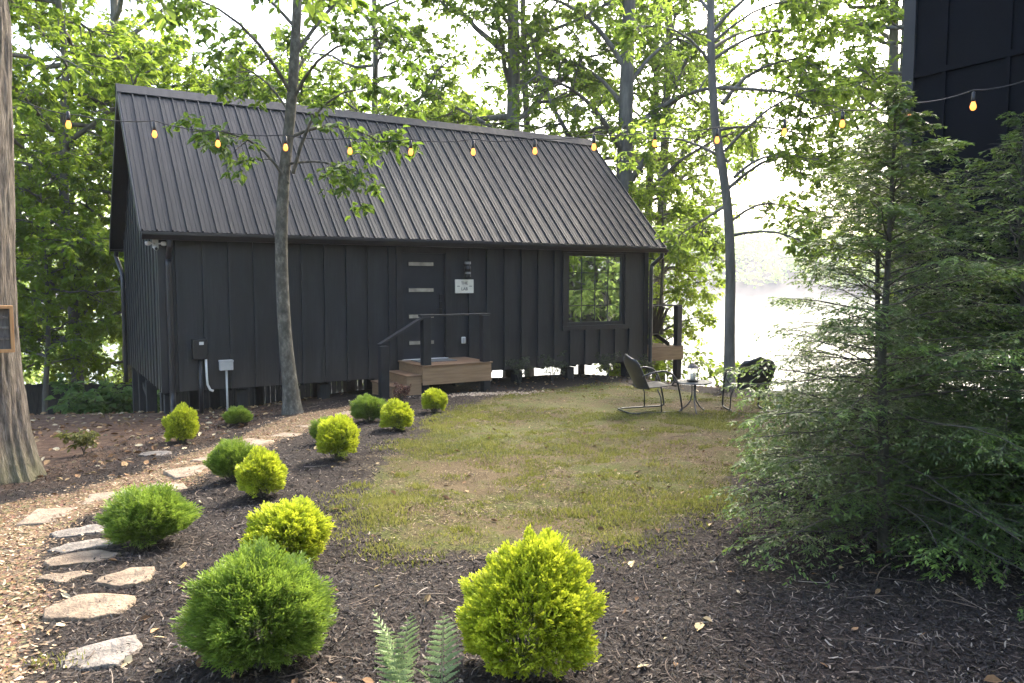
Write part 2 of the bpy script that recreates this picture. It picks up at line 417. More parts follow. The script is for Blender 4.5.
def wood_tone(x, y):
    d = np.minimum(edge_dist(x, y, [(-3.6,13.2),(-3.9,9.5),(-4.4,7.4),(-5,6.6),(-30,5),(-60,14),(-60,60),(60,60),(60,13.5),(4.6,14.5),(2.2,19),(-2.5,17)]), 1.5)
    return np.clip(d / 1.0 + .3, 0, 1)
tag(sheet('ground', grid_axis(-2500, 2500, -5.5, 5.5, .055), grid_axis(-300, 2600, 2.4, 15, .055), gh, m_ground(), tone=wood_tone), kind='structure')
edge = lambda poly, w: (lambda x, y: np.clip(edge_dist(x, y, poly) / w, 0, 1))
tag(sheet('lawn', np.arange(-1.7, 4.9, .06), np.arange(4.4, 16.4, .06), lambda x, y: gh(x, y) + .006, m_lawn(), keep=lambda x, y: edge_dist(x, y, LAWN) > 0, tone=edge(LAWN, .55)), kind='structure')
tag(sheet('path', np.arange(-6.6, -1.0, .06), np.arange(.6, 13.3, .06), lambda x, y: gh(x, y) + .006, m_path(), keep=lambda x, y: edge_dist(x, y, PATH) > 0, tone=edge(PATH, .35)), kind='structure')

def m_water():
    m, nt, out = newmat('lake_water'); n = N(nt)
    v = n.coord((1, 1, 1)); h = n.math('ADD', n.noise(n.coord((.7, 1.5, 1)), 1.0, 4), n.math('MULTIPLY', n.noise(n.coord((.12, .3, 1)), 1.0, 3), 1.5))
    p = n.pbsdf((.035, .05, .045), .12, 0, .5, n.bump(h, .5, .12)); p.inputs['IOR'].default_value = 1.33
    n.l(p.outputs[0], out.inputs[0]); return m
tag(sheet('lake', np.array([-2400, -60, 60, 2400]), np.array([25, 60, 200, 900.]), lambda x, y: x*0 - 6.5, m_water(), smooth=False), kind='structure')

# ------------------------------------------------------------------ scatter: mulch, chips, twigs, litter, grass, gravel
def shards(n, xy, ln, wd, rng, lift=.004, tilt=.5, bend=.2):
    """small bent slivers lying about on the ground"""
    x, y = xy; z = gh(x, y) + lift
    a = rng.uniform(0, 2*pi, n); d = np.stack([np.cos(a), np.sin(a), rng.normal(0, tilt, n)], -1); d = unit(d)
    up = unit(np.stack([rng.normal(0, .35, n), rng.normal(0, .35, n), np.ones(n)], -1))
    s = unit(np.cross(d, up)); u = np.cross(s, d)
    L = rng.uniform(*ln, n)[:, None]; W = rng.uniform(*wd, n)[:, None]
    c = np.stack([x, y, z + np.abs(d[:, 2]) * L[:, 0] * .35], -1)
    B = u * L * bend * rng.uniform(-1, 1, (n, 1))
    V = np.stack([c - d*L/2 - s*W*.35, c - d*L/2 + s*W*.35, c - s*W*.5 + B, c + s*W*.5 + B, c + d*L/2 - s*W*.3, c + d*L/2 + s*W*.2], 1).reshape(-1, 3)
    k = np.arange(n)[:, None] * 6
    F = np.concatenate([k + np.array([0, 1, 3, 2]), k + np.array([2, 3, 5, 4])])
    return V, F
def sample(rng, n, x0, x1, y0, y1, near=1.0):
    """points over the ground, denser near the camera"""
    u = rng.random(n); y = y0 * (y1 / y0) ** (u ** near); x = rng.uniform(x0, x1, n)
    return x, y
rng = np.random.default_rng(11)
# mulch shreds
x, y = sample(rng, 150000, -5, 5, 2.6, 13.5)
k = (edge_dist(x, y, LAWN) < rng.normal(.0, .22, len(x))) & (edge_dist(x, y, PATH) < rng.normal(0, .12, len(x))) & (np.abs(x) < .75*y + .6)
x, y = x[k], y[k]; b = MB()
V, F = shards(len(x), (x, y), (.012, .055), (.003, .011), rng, .006, .35); b.add(V, F)
tag(b.build('mulch', M['chips']), kind='stuff', label='dark shredded bark mulch covering the planting beds', cat='mulch')
# path chips
x, y = sample(rng, 42000, -6.4, -1.2, 2.6, 13.2)
k = (edge_dist(x, y, PATH) > rng.normal(.06, .10, len(x))) & (np.abs(x) < .75*y + .6)
x, y = x[k], y[k]; b = MB(); V, F = shards(len(x), (x, y), (.012, .042), (.006, .018), rng, .010, .25); b.add(V, F)
tag(b.build('wood_chips', M['woodchips']), kind='stuff', label='tan wood chips spread along the garden path', cat='wood chips')
# dry leaves
def litter_leaves(n, x, y, size, rng):
    z = gh(x, y) + .012; a = rng.uniform(0, 2*pi, n); d = unit(np.stack([np.cos(a), np.sin(a), rng.normal(0, .25, n)], -1))
    up = unit(np.stack([rng.normal(0, .4, n), rng.normal(0, .4, n), np.ones(n)], -1)); s = unit(np.cross(d, up)); u = np.cross(s, d)
    L = rng.uniform(*size, n)[:, None]; W = L * rng.uniform(.35, .6, (n, 1)); C = L * rng.uniform(.02, .28, (n, 1)); c = np.stack([x, y, z], -1)
    V = np.stack([c - d*L/2, c - d*L*.12 + s*W/2 + u*C, c + d*L*.2 + s*W*.42 + u*C*1.2, c + d*L/2 + u*C*.6, c + d*L*.2 - s*W*.42 + u*C*1.2, c - d*L*.12 - s*W/2 + u*C, c + u*.0], 1).reshape(-1, 3)
    kk = np.arange(n)[:, None] * 7
    return V, np.concatenate([kk + np.array(q) for q in ((0, 1, 6), (1, 2, 6), (2, 3, 6), (3, 4, 6), (4, 5, 6), (5, 0, 6))])
x, y = sample(rng, 2600, -7, 5, 2.8, 16)
wgt = np.where(wood_tone(x, y) > .6, .9, .22); wgt = np.where(edge_dist(x, y, LAWN) > 0, .30, wgt)
k = rng.random(len(x)) < wgt; x, y = x[k], y[k]; b = MB()
V, F = litter_leaves(len(x), x, y, (.025, .075), rng); b.add(V, F)
x = rng.uniform(-12, -3.8, 2500); y = rng.uniform(7.5, 19, 2500); V, F = litter_leaves(len(x), x, y, (.05, .11), rng); b.add(V, F)
x = rng.uniform(-.8, 4.5, 260); y = rng.uniform(14.2, 18, 260); V, F = litter_leaves(len(x), x, y, (.04, .10), rng); b.add(V, F)
tag(b.build('leaf_litter', M['litter']), kind='stuff', label='brown dry leaves scattered over mulch and soil', cat='leaf litter')
# twigs
n = 420; x, y = sample(rng, n, -4.5, 4.5, 2.9, 13); k = (edge_dist(x, y, PATH) < 0) & ((edge_dist(x, y, LAWN) < 0) | (rng.random(n) < .2)); x, y = x[k], y[k]; n = len(x)
a = rng.uniform(0, 2*pi, n); L = rng.uniform(.06, .30, n); s = np.linspace(-.5, .5, 6)[None, :]
cv = rng.normal(0, .35, (n, 1)); px = x[:, None] + np.cos(a)[:, None]*s*L[:, None] - np.sin(a)[:, None]*cv*L[:, None]*s**2; py = y[:, None] + np.sin(a)[:, None]*s*L[:, None] + np.cos(a)[:, None]*cv*L[:, None]*s**2
pz = gh(px, py) + .012 + rng.uniform(0, .018, (n, 1))
b = MB(); b.tubes(np.stack([px, py, pz], -1), np.outer(rng.uniform(.0012, .0035, n), [1, 1, .95, .9, .75, .5]), 5)
tag(b.build('fallen_twigs', M['twig']), kind='stuff', label='thin dry twigs lying on the dark mulch', cat='twigs')
# grass blades
x, y = sample(rng, 230000, -1.7, 4.8, 4.5, 16)
patch = vnoise(x*1.15 + 3, y*1.15, 21)*.5 + vnoise(x*4.2, y*4.2, 22)*.35 + vnoise(x*11, y*11, 23)*.15
k = (edge_dist(x, y, LAWN) > rng.normal(.03, .15, len(x))) & (patch > rng.normal(.585, .07, len(x)))
x, y, pt = x[k], y[k], patch[k]
for cx, cy, r, nn in [(-1.25,6.35,.28,500),(-.85,5.05,.22,420),(-1.05,5.7,.25,350),(1.5,5.9,.3,400),(.85,5.15,.3,320),(-2.05,3.35,.12,80),(-.3,8.2,.5,500),(1.2,8.6,.6,600)]:
    x = np.append(x, rng.normal(cx, r*.6, nn)); y = np.append(y, rng.normal(cy, r*.45, nn)); pt = np.append(pt, np.full(nn, .75))
for q in range(110):
    cx, cy = rng.uniform(-1.4, 3.4), rng.uniform(4.9, 12)
    if edge_dist(np.array([cx]), np.array([cy]), LAWN)[0] > -.12:
        nn = int(rng.integers(40, 150)); rr = rng.uniform(.03, .11); x = np.append(x, rng.normal(cx, rr, nn)); y = np.append(y, rng.normal(cy, rr, nn)); pt = np.append(pt, np.full(nn, rng.uniform(.66, .85)))
n = len(x); H = rng.uniform(.008, .030, n) * (.6 + 1.0*np.clip(pt - .5, 0, .3)/.3); W = rng.uniform(.002, .0045, n) * (1 + .09*y)
a = rng.uniform(0, 2*pi, n); z = gh(x, y) + .006; ln = rng.uniform(.2, .9, n) * H; la = rng.uniform(0, 2*pi, n)
V = np.stack([np.stack([x - np.cos(a)*W, y - np.sin(a)*W, z], -1), np.stack([x + np.cos(a)*W, y + np.sin(a)*W, z], -1), np.stack([x + np.cos(la)*ln, y + np.sin(la)*ln, z + H], -1)], 1).reshape(-1, 3)
b = MB(); b.add(V, np.arange(n*3).reshape(-1, 3), 0, np.repeat(np.clip(.28 + (pt - .55)*1.6, .1, .75), 3))
tag(b.build('grass', M['grass']), kind='stuff', label='short patchy grass growing in the lawn', cat='grass')
x, y = sample(rng, 90000, -1.8, 4.8, 4.4, 16)
k = (edge_dist(x, y, LAWN) > rng.normal(.0, .10, len(x))) & (vnoise(x*2.1+8, y*2.1, 31)*.6 + vnoise(x*7, y*7, 32)*.4 > rng.normal(.5, .12, len(x)))
x, y = x[k], y[k]; b = MB(); V, F = shards(len(x), (x, y), (.012, .045), (.003, .008), rng, .009, .22); b.add(V, F)
tag(b.build('lawn_thatch', m_scatter('straw_and_leaf_bits', [(0, (.022, .016, .011)), (.4, (.065, .045, .026)), (.7, (.16, .115, .06)), (1, (.36, .29, .17))])), kind='stuff', label='straw and dead leaf bits among the lawn grass', cat='thatch')
# pebbles by the porch
n = 420; x = rng.normal(-.35, .5, n); y = 14.05 + (x + .35)*.45 + rng.normal(0, .13, n); z = gh(x, y)
b = MB(); b0 = np.array([(1,0,0),(0,1,0),(-1,0,0),(0,-1,0),(0,0,.7)])
sz = rng.uniform(.012, .035, n); th = rng.uniform(0, 6.28, n)
V = (b0[None] * sz[:, None, None]); V = np.stack([V[...,0]*np.cos(th)[:,None] - V[...,1]*np.sin(th)[:,None]*.7 + x[:,None], V[...,0]*np.sin(th)[:,None] + V[...,1]*np.cos(th)[:,None]*.7 + y[:,None], V[...,2] + z[:,None] + .006], -1).reshape(-1, 3)
k = np.arange(n)[:, None]*5; b.add(V, np.concatenate([k + np.array(q) for q in ((0,1,4),(1,2,4),(2,3,4),(3,0,4))]))
tag(b.build('pebbles', M['pebble'], smooth=True), kind='stuff', label='tan pebbles in front of the entry porch', cat='pebbles')

# ------------------------------------------------------------------ stones
def stone(name, mat, x, y, w, d, rz, h, label, cat, group, seed, square=False, tilt=0):
    r = np.random.default_rng(seed); k = 4 if square else r.integers(5, 8)
    if square: base = np.array([(-.5,-.5),(.5,-.5),(.5,.5),(-.5,.5)]) * np.array([w, d]) + r.normal(0, .012, (4, 2))
    else:
        an = (np.arange(k) + r.uniform(-.32, .32, k)) * 2*pi/k; base = np.stack([np.cos(an)*w/2, np.sin(an)*d/2], -1) * r.uniform(.8, 1.12, (k, 1))
    pts = []
    for i in range(k):   # break the edges a little
        a, c = base[i], base[(i+1) % k]
        for s in (0, .35, .7): pts.append(a*(1-s) + c*s + r.normal(0, .006 if square else .012, 2))
    pts = np.array(pts); m = len(pts); b = MB()
    rings = [(1.03, -.05), (1.01, h*.45), (.975, h*.96), (.97, h), (.88, h*1.0), (.7, h*1.03), (.5, h), (.3, h*1.02), (.12, h)]
    V = np.array([(p[0]*s, p[1]*s, z + ((vnoise(p[0]*s*9+seed, p[1]*s*9, seed) - .5)*.022*(h/.05) if i > 1 else 0) + tilt*p[1]*s) for i, (s, z) in enumerate(rings) for p in pts])
    nr = len(rings); F = [(j*m+i, j*m+(i+1) % m, (j+1)*m+(i+1) % m, (j+1)*m+i) for j in range(nr-1) if j != 2 for i in range(m)] + [(2*m+i, 2*m+(i+1) % m, 3*m+(i+1) % m, 3*m+i) for i in range(m)]
    V = np.concatenate([V, V[2*m:3*m]]); F = [tuple(q + (nr-2)*m if 2*m <= q < 3*m and max(f) >= 3*m else q for q in f) for f in F]
    b.add(V, F); b.f.append(np.array([[(nr-1)*m + i for i in range(m)]])); b.m.append(np.array([0]))
    o = b.build(name, mat, smooth=True, loc=(x, y, G(x, y) - .012)); o.rotation_euler = (0, 0, rz)
    return tag(o, label, cat, group)
PV = [((-3.55,6.05,.50,.40,.25), 'large square tan paver nearest the big oak trunk, first of the path slabs'),
      ((-3.42,6.62,.46,.36,.35), 'tan square paver second from the front of the chip path'),
      ((-3.25,7.05,.46,.36,.5), 'square tan paver behind the green shrub by the path bend'),
      ((-3.12,7.55,.48,.38,.7), 'pale paver half covered by chips, beside the small green shrub'),
      ((-3.13,8.25,.46,.38,1.0), 'pale paver in mid path level with the yellow shrub pair'),
      ((-3.10,9.05,.48,.38,1.2), 'pale paver on the path before the slim tree trunk'),
      ((-2.92,9.85,.5,.4,1.2), 'dusty paver just in front of the slim tree trunk'),
      ((-2.72,10.7,.5,.4,1.1), 'dusty paver right of the slim tree trunk'),
      ((-2.35,11.6,.5,.4,.9), 'farthest paver close to the porch steps')]
for i, ((x, y, w, d, rz), lab) in enumerate(PV):
    stone('paver', M['paver'], x, y, w, d, rz, .022, lab, 'paving slab', 'square pavers along the chip path', 40+i, True)
ST = [((-1.86,3.42,.44,.30,.5), 'stone_grey', 'flat grey edging stone nearest the camera, a dry leaf beside it'),
      ((-2.25,4.02,.50,.34,.6), 'stone_rust', 'broad pinkish edging stone, the largest in the row'),
      ((-2.24,4.42,.34,.24,.4), 'stone_rust', 'small brown edging stone tucked behind the broad pinkish one'),
      ((-2.62,4.42,.30,.16,.3), 'stone_rust', 'small flat tan stone left of the brown edging stones'),
      ((-2.66,4.74,.48,.26,.45), 'stone_rust', 'orange brown edging stone with a sharp left end'),
      ((-2.86,5.08,.44,.22,.4), 'stone_grey', 'grey tan edging stone behind the orange brown one'),
      ((-3.06,5.40,.48,.22,.5), 'stone_grey', 'grey edging stone half sunk into mulch in front of the large paver'),
      ((-2.83,5.85,.44,.22,.6), 'stone_grey', 'farthest grey edging stone left of the wide green shrub'),
      ((-4.05,8.7,.36,.24,.2), 'stone_grey', 'pale round stone in the leaves beyond the path')]
for i, ((x, y, w, d, rz), mt, lab) in enumerate(ST):
    stone('edging_stone', M[mt], x, y, w, d, rz, .036, lab, 'stone', 'rough stones edging the mulch bed', 70+i, tilt=.04)

# ------------------------------------------------------------------ cabin
CA = .5495; CX, CY = -5.687, 12.633; L = 10.314; W = 5.298
ZB, ZE, ZR = -.203, 2.401, 5.213; OF, OL, OR = .237, .268, .335
SL = (ZR - ZE) / (W/2 + OF)
def hp(t, n, z=0):
    return np.array([CX + cos(CA)*t - sin(CA)*n, CY + sin(CA)*t + cos(CA)*n, z])
def HG(t, n):
    p = hp(t, n); return G(p[0], p[1])
cab = thing('cabin', 'long black board and batten cabin on piers with a steep dark metal roof', 'cabin', (CX, CY, 0), CA)
topz = lambda n: ZE + SL * (OF + (n if n <= W/2 else W - n)) - .10
DT0, DT1, DZ0, DZ1 = 4.19, 5.17, .10, 2.19
WT0, WT1, WZ0, WZ1 = 8.04, 9.64, .65, 2.235
b = MB(); th = .11; zt = topz(0.0)
for a, c in ((0, DT0), (DT1, WT0), (WT1, L)): b.box((a, 0, ZB), (c, th, zt))
b.box((DT0, 0, ZB), (DT1, th, DZ0)); b.box((DT0, 0, DZ1), (DT1, th, zt)); b.box((WT0, 0, ZB), (WT1, th, WZ0)); b.box((WT0, 0, WZ1), (WT1, th, zt))
bat = [.26 + .411*i for i in range(10)] + [5.66 + .413*i for i in range(11)]
for t in bat:
    w = .024
    if WT0 - .16 < t < WT1 + .16: b.box((t-w, -.048, ZB+.002), (t+w, -.001, WZ0-.101))
    elif DT0 - .1 < t < DT1 + .1: continue
    else: b.box((t-w, -.048, ZB+.002), (t+w, -.001, zt-.151))
b.box((0, W-th, ZB), (L, W, topz(W)))                                   # back wall
for t0, t1, tb in ((.001, th, -.022), (L-th, L-.001, L+.001)):          # gable walls
    prof = [(th+.001, ZB), (W-th-.001, ZB), (W-th-.001, topz(W-th)), (W/2, topz(W/2)), (th+.001, topz(th))]
    b.prism(prof, t0, t1, 'x')
    for k in range(13):
        n = .23 + k*.405; b.box((tb, n-.024, ZB+.002), (tb+.021, n+.024, topz(n)-.05))
b.build('wall', M['siding'], cab)
for t in (-.024, L-.096):
    MB().box((t, -.024, ZB-.004), (t+.12, .1, zt-.012)).build('corner_board', M['trim'], cab, bevel=.004)
    MB().box((t, W-.1, ZB-.004), (t+.12, W+.024, topz(W)-.012)).build('corner_board', M['trim'], cab, bevel=.004)
MB().box((.1, -.03, zt-.15), (L-.1, -.0005, zt-.003)).build('frieze_board', M['trim'], cab, bevel=.004)
b = MB(); b.box((.05, .12, ZB-.02), (L-.05, W-.12, -.03))
for k in range(24): b.box((.2 + k*.43, .12, ZB-.06), (.24 + k*.43, W-.12, ZB-.021))
b.build('floor_frame', M['under'], cab)
for r_, nn in enumerate((.2, 2.65, 5.1)):
    for t in (.12, 1.27, 2.73, 4.1, 5.5, 6.9, 8.25, 9.9):
        b = MB(); g = min(HG(t, nn), HG(t+.2, nn)) - .25
        b.box((t-.09, nn-.09, g), (t+.09, nn+.09, ZB-.061)); b.build('pier', M['pier'], cab, bevel=.006)
for n in (.62, 3.9):
    b = MB(); b.box((.03, n-.09, HG(.1, n)-.3), (.21, n+.09, ZB-.061)); b.build('pier', M['pier'], cab, bevel=.006)
b = MB(); b.bar((.12, 2.75, -.75), (.12, 4.9, -.26), .05, .12); b.build('brace', M['pier'], cab)
# roof: two folded sheets with standing seams
def slope(n0, z0, n1, z1, side):
    b = MB(); t0, t1 = -OL, L + OR
    v = np.array([n1-n0, z1-z0]); ln = np.hypot(*v); d = v/ln; nm = np.array([-d[1], d[0]]) * side
    if nm[1] < 0: nm = -nm
    def q(s, h): p = np.array([n0, z0]) + d*s + nm*h; return p
    pr = [q(0, 0), q(ln, 0), q(ln, -.09), q(0, -.09)]
    b.prism([(p[0], p[1]) for p in pr], t0, t1, 'x')
    sp = (t1 - t0) / 48
    for k in range(49):
        t = min(max(t0 + k*sp, t0+.013), t1-.013); w = .0105
        pr = [q(.004, .0), q(ln-.03, .0), q(ln-.03, .028), q(.004, .028)]
        b.prism([(p[0], p[1]) for p in pr], t-w, t+w, 'x')
        if k < 48:
            for f in (.33, .66):    # shallow striations
                pr = [q(.01, .0), q(ln-.05, .0), q(ln-.05, .006), q(.01, .006)]
                b.prism([(p[0], p[1]) for p in pr], t+sp*f-.012, t+sp*f+.012, 'x')
    return b
rf = slope(-OF, ZE, W/2, ZR, 1).build('roof', M['roof'], cab)
slope(W+OF, ZE, W/2+.001, ZR, -1).build('roof', M['roof'], cab)
b = MB(); t0, t1 = -OL-.03, L+OR+.02; c = W/2
for sg in (-1, 1):
    b.prism([(c, ZR+.052), (c+sg*.19, ZR+.052-.19*SL), (c+sg*.19, ZR+.036-.19*SL), (c, ZR+.034)][::sg], t0, t1, 'x')
b.build('ridge_cap', M['roof'], rf)
for t in (-OL-.022, L+OR+.001):
    for sg, n0 in ((1, -OF-.02), (-1, W+OF+.02)):
        nn = n0; pr = [(nn, ZE-.005), (W/2, ZR+.01), (W/2, ZR-.22), (nn, ZE-.20)]
        MB().prism(pr, t, t+.021, 'x').build('rake_board', M['trim'], cab)
for n0, n1 in ((-OF+.02, -.002), (W+.002, W+OF-.02)): MB().box((-OL+.001, n0, ZE-.10), (L+OR-.001, n1, ZE-.085)).build('soffit', M['trim'], cab)
for n0, n1 in ((-OF-.105, -OF+.012), (W+OF-.012, W+OF+.105)):
    b = MB(); o = -1 if n0 < 0 else 1; i = n1 if n0 < 0 else n0; e = n0 if n0 < 0 else n1
    pr = [(i, ZE-.018), (i, ZE-.135), (i+o*.065, ZE-.135), (e, ZE-.06), (e, ZE-.018)]
    b.prism(pr, -OL-.01, L+OR+.02, 'x'); b.build('gutter', M['gutter'], cab, bevel=.004)
for pts in ([(.13, -.275, ZE-.14), (.13, -.27, ZE-.24), (.13, -.075, ZE-.42), (.13, -.068, ZE-.55), (.13, -.068, -.45), (.13, -.16, -.56)],
            [(L+.2, -.275, ZE-.14), (L+.2, -.27, ZE-.22), (L+.07, -.085, ZE-.42), (L+.06, -.070, ZE-.55), (L+.06, -.070, -.36), (L+.06, -.18, -.46)],
            [(-OL+.12, W+.285, ZE-.14), (-OL+.11, W+.28, ZE-.25), (-.10, W+.1, ZE-.50), (-.075, W+.02, ZE-.62), (-.075, W-.06, ZE-.8), (-.075, W-.06, -.6)]):
    pts = np.array(pts); dense = []
    for i in range(len(pts)-1):
        for s in (0, .12, .88): dense.append(pts[i]*(1-s) + pts[i+1]*s)
    dense.append(pts[-1]); b = MB(); b.tube(dense, .046, 10); b.build('downspout', M['gutter'], cab, smooth=True)
# door
dr = MB().box((DT0+.04, .046, DZ0+.02), (DT1-.04, .09, DZ1-.04)).build('door', M['door'], cab, bevel=.004)
b = MB(); b.box((DT0-.09, -.026, DZ0-.02), (DT0+.038, .034, DZ1+.07)); b.box((DT1-.038, -.026, DZ0-.02), (DT1+.09, .034, DZ1+.07)); b.box((DT0+.038, -.026, DZ1-.038), (DT1-.038, .034, DZ1+.068))
b.build('door_frame', M['trim'], cab, bevel=.004)
for zc in (1.945, 1.445, .94, .43):
    lt = MB().box((4.355, .030, zc-.052), (4.915, .0455, zc+.052)).build('lite_frame', M['trim'], dr, bevel=.003)
    MB().box((4.375, .024, zc-.034), (4.895, .0295, zc+.034)).build('pane', M['lite'], dr)
b = MB(); b.box((5.02, .005, .98), (5.075, .034, 1.22)); b.bar((5.048, -.02, 1.07), (4.93, -.02, 1.07), .02, .022); b.tube([(5.048, .03, 1.07), (5.048, -.02, 1.07)], .014); b.box((5.015, -.004, 1.26), (5.08, .034, 1.36))
b.build('handle', M['metal_black'], dr, bevel=.003)
MB().box((DT0+.0, -.06, DZ0-.015), (DT1-.0, .034, DZ0+.019)).build('threshold', M['whiteplastic'], cab, bevel=.003)
# window
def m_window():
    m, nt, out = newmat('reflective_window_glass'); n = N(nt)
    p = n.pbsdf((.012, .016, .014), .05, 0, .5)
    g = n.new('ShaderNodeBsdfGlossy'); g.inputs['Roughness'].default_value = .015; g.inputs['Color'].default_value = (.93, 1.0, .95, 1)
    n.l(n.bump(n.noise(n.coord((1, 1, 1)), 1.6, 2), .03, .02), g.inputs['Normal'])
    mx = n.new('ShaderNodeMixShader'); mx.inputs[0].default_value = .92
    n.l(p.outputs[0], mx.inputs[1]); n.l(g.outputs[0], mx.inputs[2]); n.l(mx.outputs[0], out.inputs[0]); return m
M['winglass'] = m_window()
wn = thing('window', None, None); wn.parent = cab
b = MB(); o = .105
b.box((WT0-o, -.036, WZ0-.10), (WT1+o, -.0, WZ0)); b.box((WT0-o, -.036, WZ1), (WT1+o, 0, WZ1+.06)); b.box((WT0-o, -.036, WZ0), (WT0, 0, WZ1)); b.box((WT1, -.036, WZ0), (WT1+o, 0, WZ1))
b.build('casing', M['trim'], wn, bevel=.004)
b = MB(); f = .075
b.box((WT0, .005, WZ0), (WT1, .06, WZ0+f)); b.box((WT0, .005, WZ1-f), (WT1, .06, WZ1)); b.box((WT0, .005, WZ0+f), (WT0+f, .06, WZ1-f)); b.box((WT1-f, .005, WZ0+f), (WT1, .06, WZ1-f))
b.build('sash', M['trim'], wn, bevel=.004)
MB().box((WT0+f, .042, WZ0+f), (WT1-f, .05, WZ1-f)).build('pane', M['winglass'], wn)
b = MB(); gw = .009
for k in (1, 2, 3):
    t = WT0+f + (WT1-WT0-2*f)*k/4; z = WZ0+f + (WZ1-WZ0-2*f)*k/4
    b.box((t-gw, .034, WZ0+f), (t+gw, .041, WZ1-f)); b.box((WT0+f, .033, z-gw), (WT1-f, .0405, z+gw))
b.build('grille', m_basic('grey_grille', (.02, .023, .021), (.035, .04, .036), .5), wn)

# ---- things fixed to the cabin front
def wall_thing(name, label, cat, t, z, n=0):
    p = hp(t, n); return thing(name, label, cat, (p[0], p[1], z), CA)
w = wall_thing('wall_lamp', 'dark cylinder wall lamp with slotted lit sides beside the cabin door', 'wall lamp', 5.56, 1.70, -.026)
b = MB(); b.box((-.055, -.03, .05), (.055, -.023, .26)); b.bar((0, -.03, .16), (0, -.075, .16), .04, .05); b.build('bracket', M['metal_black'], w, bevel=.003)
b = MB(); b.lathe([(.058, 0), (.062, .004), (.062, .06), (.045, .062), (.045, .104)], 18, (0, -.12, 0)); b.build('shade', M['metal_black'], w); b = MB(); b.lathe([(.045, .2), (.045, .248), (.062, .25), (.062, .30), (.056, .306)], 18, (0, -.12, 0))
b.build('shade', M['metal_black'], w, smooth=False)
b = MB(); b.lathe([(.062, .0), (.062, .10)], 18, (0, -.12, .105)); b.build('body', M['metal_black'], w, smooth=True)
for zz in (.066, .082, .255, .27, .285):
    b = MB(); b.lathe([(.0625, 0), (.0625, .007)], 18, (0, -.12, zz)); b.build('ring', M['greybox'], w)
s = wall_thing('house_sign', 'cream rectangular sign with two lines of dark lettering below the wall lamp', 'sign', 5.525, 1.38, -.026)
MB().box((-.205, -.045, 0), (.205, -.024, .27)).build('board', M['sign'], s, bevel=.004)
def text(body, size, loc, parent, name):
    cu = bpy.data.curves.new(name, 'FONT'); cu.body = body; cu.size = size; cu.extrude = .0012; cu.align_x = 'CENTER'; cu.align_y = 'CENTER'
    tmp = bpy.data.objects.new(name, cu); COL.objects.link(tmp)
    bpy.context.view_layer.update()
    me = bpy.data.meshes.new_from_object(tmp.evaluated_get(bpy.context.evaluated_depsgraph_get()))
    bpy.data.objects.remove(tmp); me.materials.clear(); me.materials.append(M['ink'])
    o = link(name, me, parent, loc=loc); o.rotation_euler = (pi/2, 0, 0); return o
text('THE', .085, (0, -.0465, .195), s, 'lettering'); text('LAB', .085, (0, -.0465, .082), s, 'lettering')
for sg in (-1, 1): MB().bar((sg*.165, -.0465, .138), (sg*.105, -.0465, .138), .003, .012).build('dash_mark', M['ink'], s)
s = wall_thing('outlet_cover', 'small white weatherproof outlet cover low on the wall right of the door', 'outlet', 5.52, .38)
b = MB(); b.box((-.04, -.05, 0), (.04, -.001, .13)); b.build('box', M['whiteplastic'], s, bevel=.008)
MB().box((-.03, -.075, .012), (.03, -.051, .118)).build('lid', M['greybox'], s, bevel=.008)
s = wall_thing('floodlight_camera', 'white twin head security light mounted under the left eave', 'security light', -.05, 2.13)
b = MB(); b.box((-.045, -.06, .01), (.045, -.026, .15)); b.build('mount', M['whiteplastic'], s, bevel=.01)
for sg in (-1, 1):
    b = MB(); b.tube([(0, -.06, .085), (sg*.07, -.09, .08)], .012); b.lathe([(.012, -.03), (.04, -.02), (.046, .02), (.03, .04)], 14, (sg*.115, -.10, .075)); b.build('lamp_head', M['whiteplastic'], s, smooth=True)
b = MB(); b.tube([(0, -.06, .02), (0, -.13, .0)], [.036, .03], 14); b.build('camera_body', M['whiteplastic'], s, smooth=True)
b = MB(); b.tube([(0, -.131, .0), (0, -.145, -.003)], .024, 14); b.build('lens', M['metal_black'], s)
# service boxes
p = hp(.56, -.12); g = G(p[0], p[1])
s = thing('meter_box', 'black electrical box on a black conduit post at the left of the cabin front', 'electrical box', (p[0], p[1], g), CA)
MB().box((-.12, -.065, .33-g), (.11, .075, .66-g)).build('box', M['metal_black'], s, bevel=.008)
MB().box((-.02, -.069, .57-g), (.05, -.0655, .62-g)).build('warning_label', M['whiteplastic'], s)
b = MB(); b.tube([(.0, 0, -.2), (.0, 0, .33-g)], .035, 10); b.build('post', M['metal_black'], s, smooth=True)
b = MB(); b.tube([(.085, -.02, .33-g), (.09, -.02, .05-g), (.1, -.02, -.1-g), (.14, -.02, -.19-g), (.19, -.02, -.21-g)], .02, 8); b.build('conduit', M['whiteplastic'], s, smooth=True)
p = hp(.93, -.32); g = G(p[0], p[1])
s = thing('junction_box', 'light grey junction box on a thin pale pipe standing in the mulch', 'junction box', (p[0], p[1], g), CA)
MB().box((-.11, -.06, .70), (.10, .05, .86)).build('box', M['greybox'], s, bevel=.008)
MB().box((-.115, -.068, .838), (.105, .055, .868)).build('lid', M['greybox'], s, bevel=.004)
b = MB(); b.tube([(0, 0, -.15), (0, 0, .70)], .018, 8); b.build('pipe', M['greybox'], s, smooth=True)

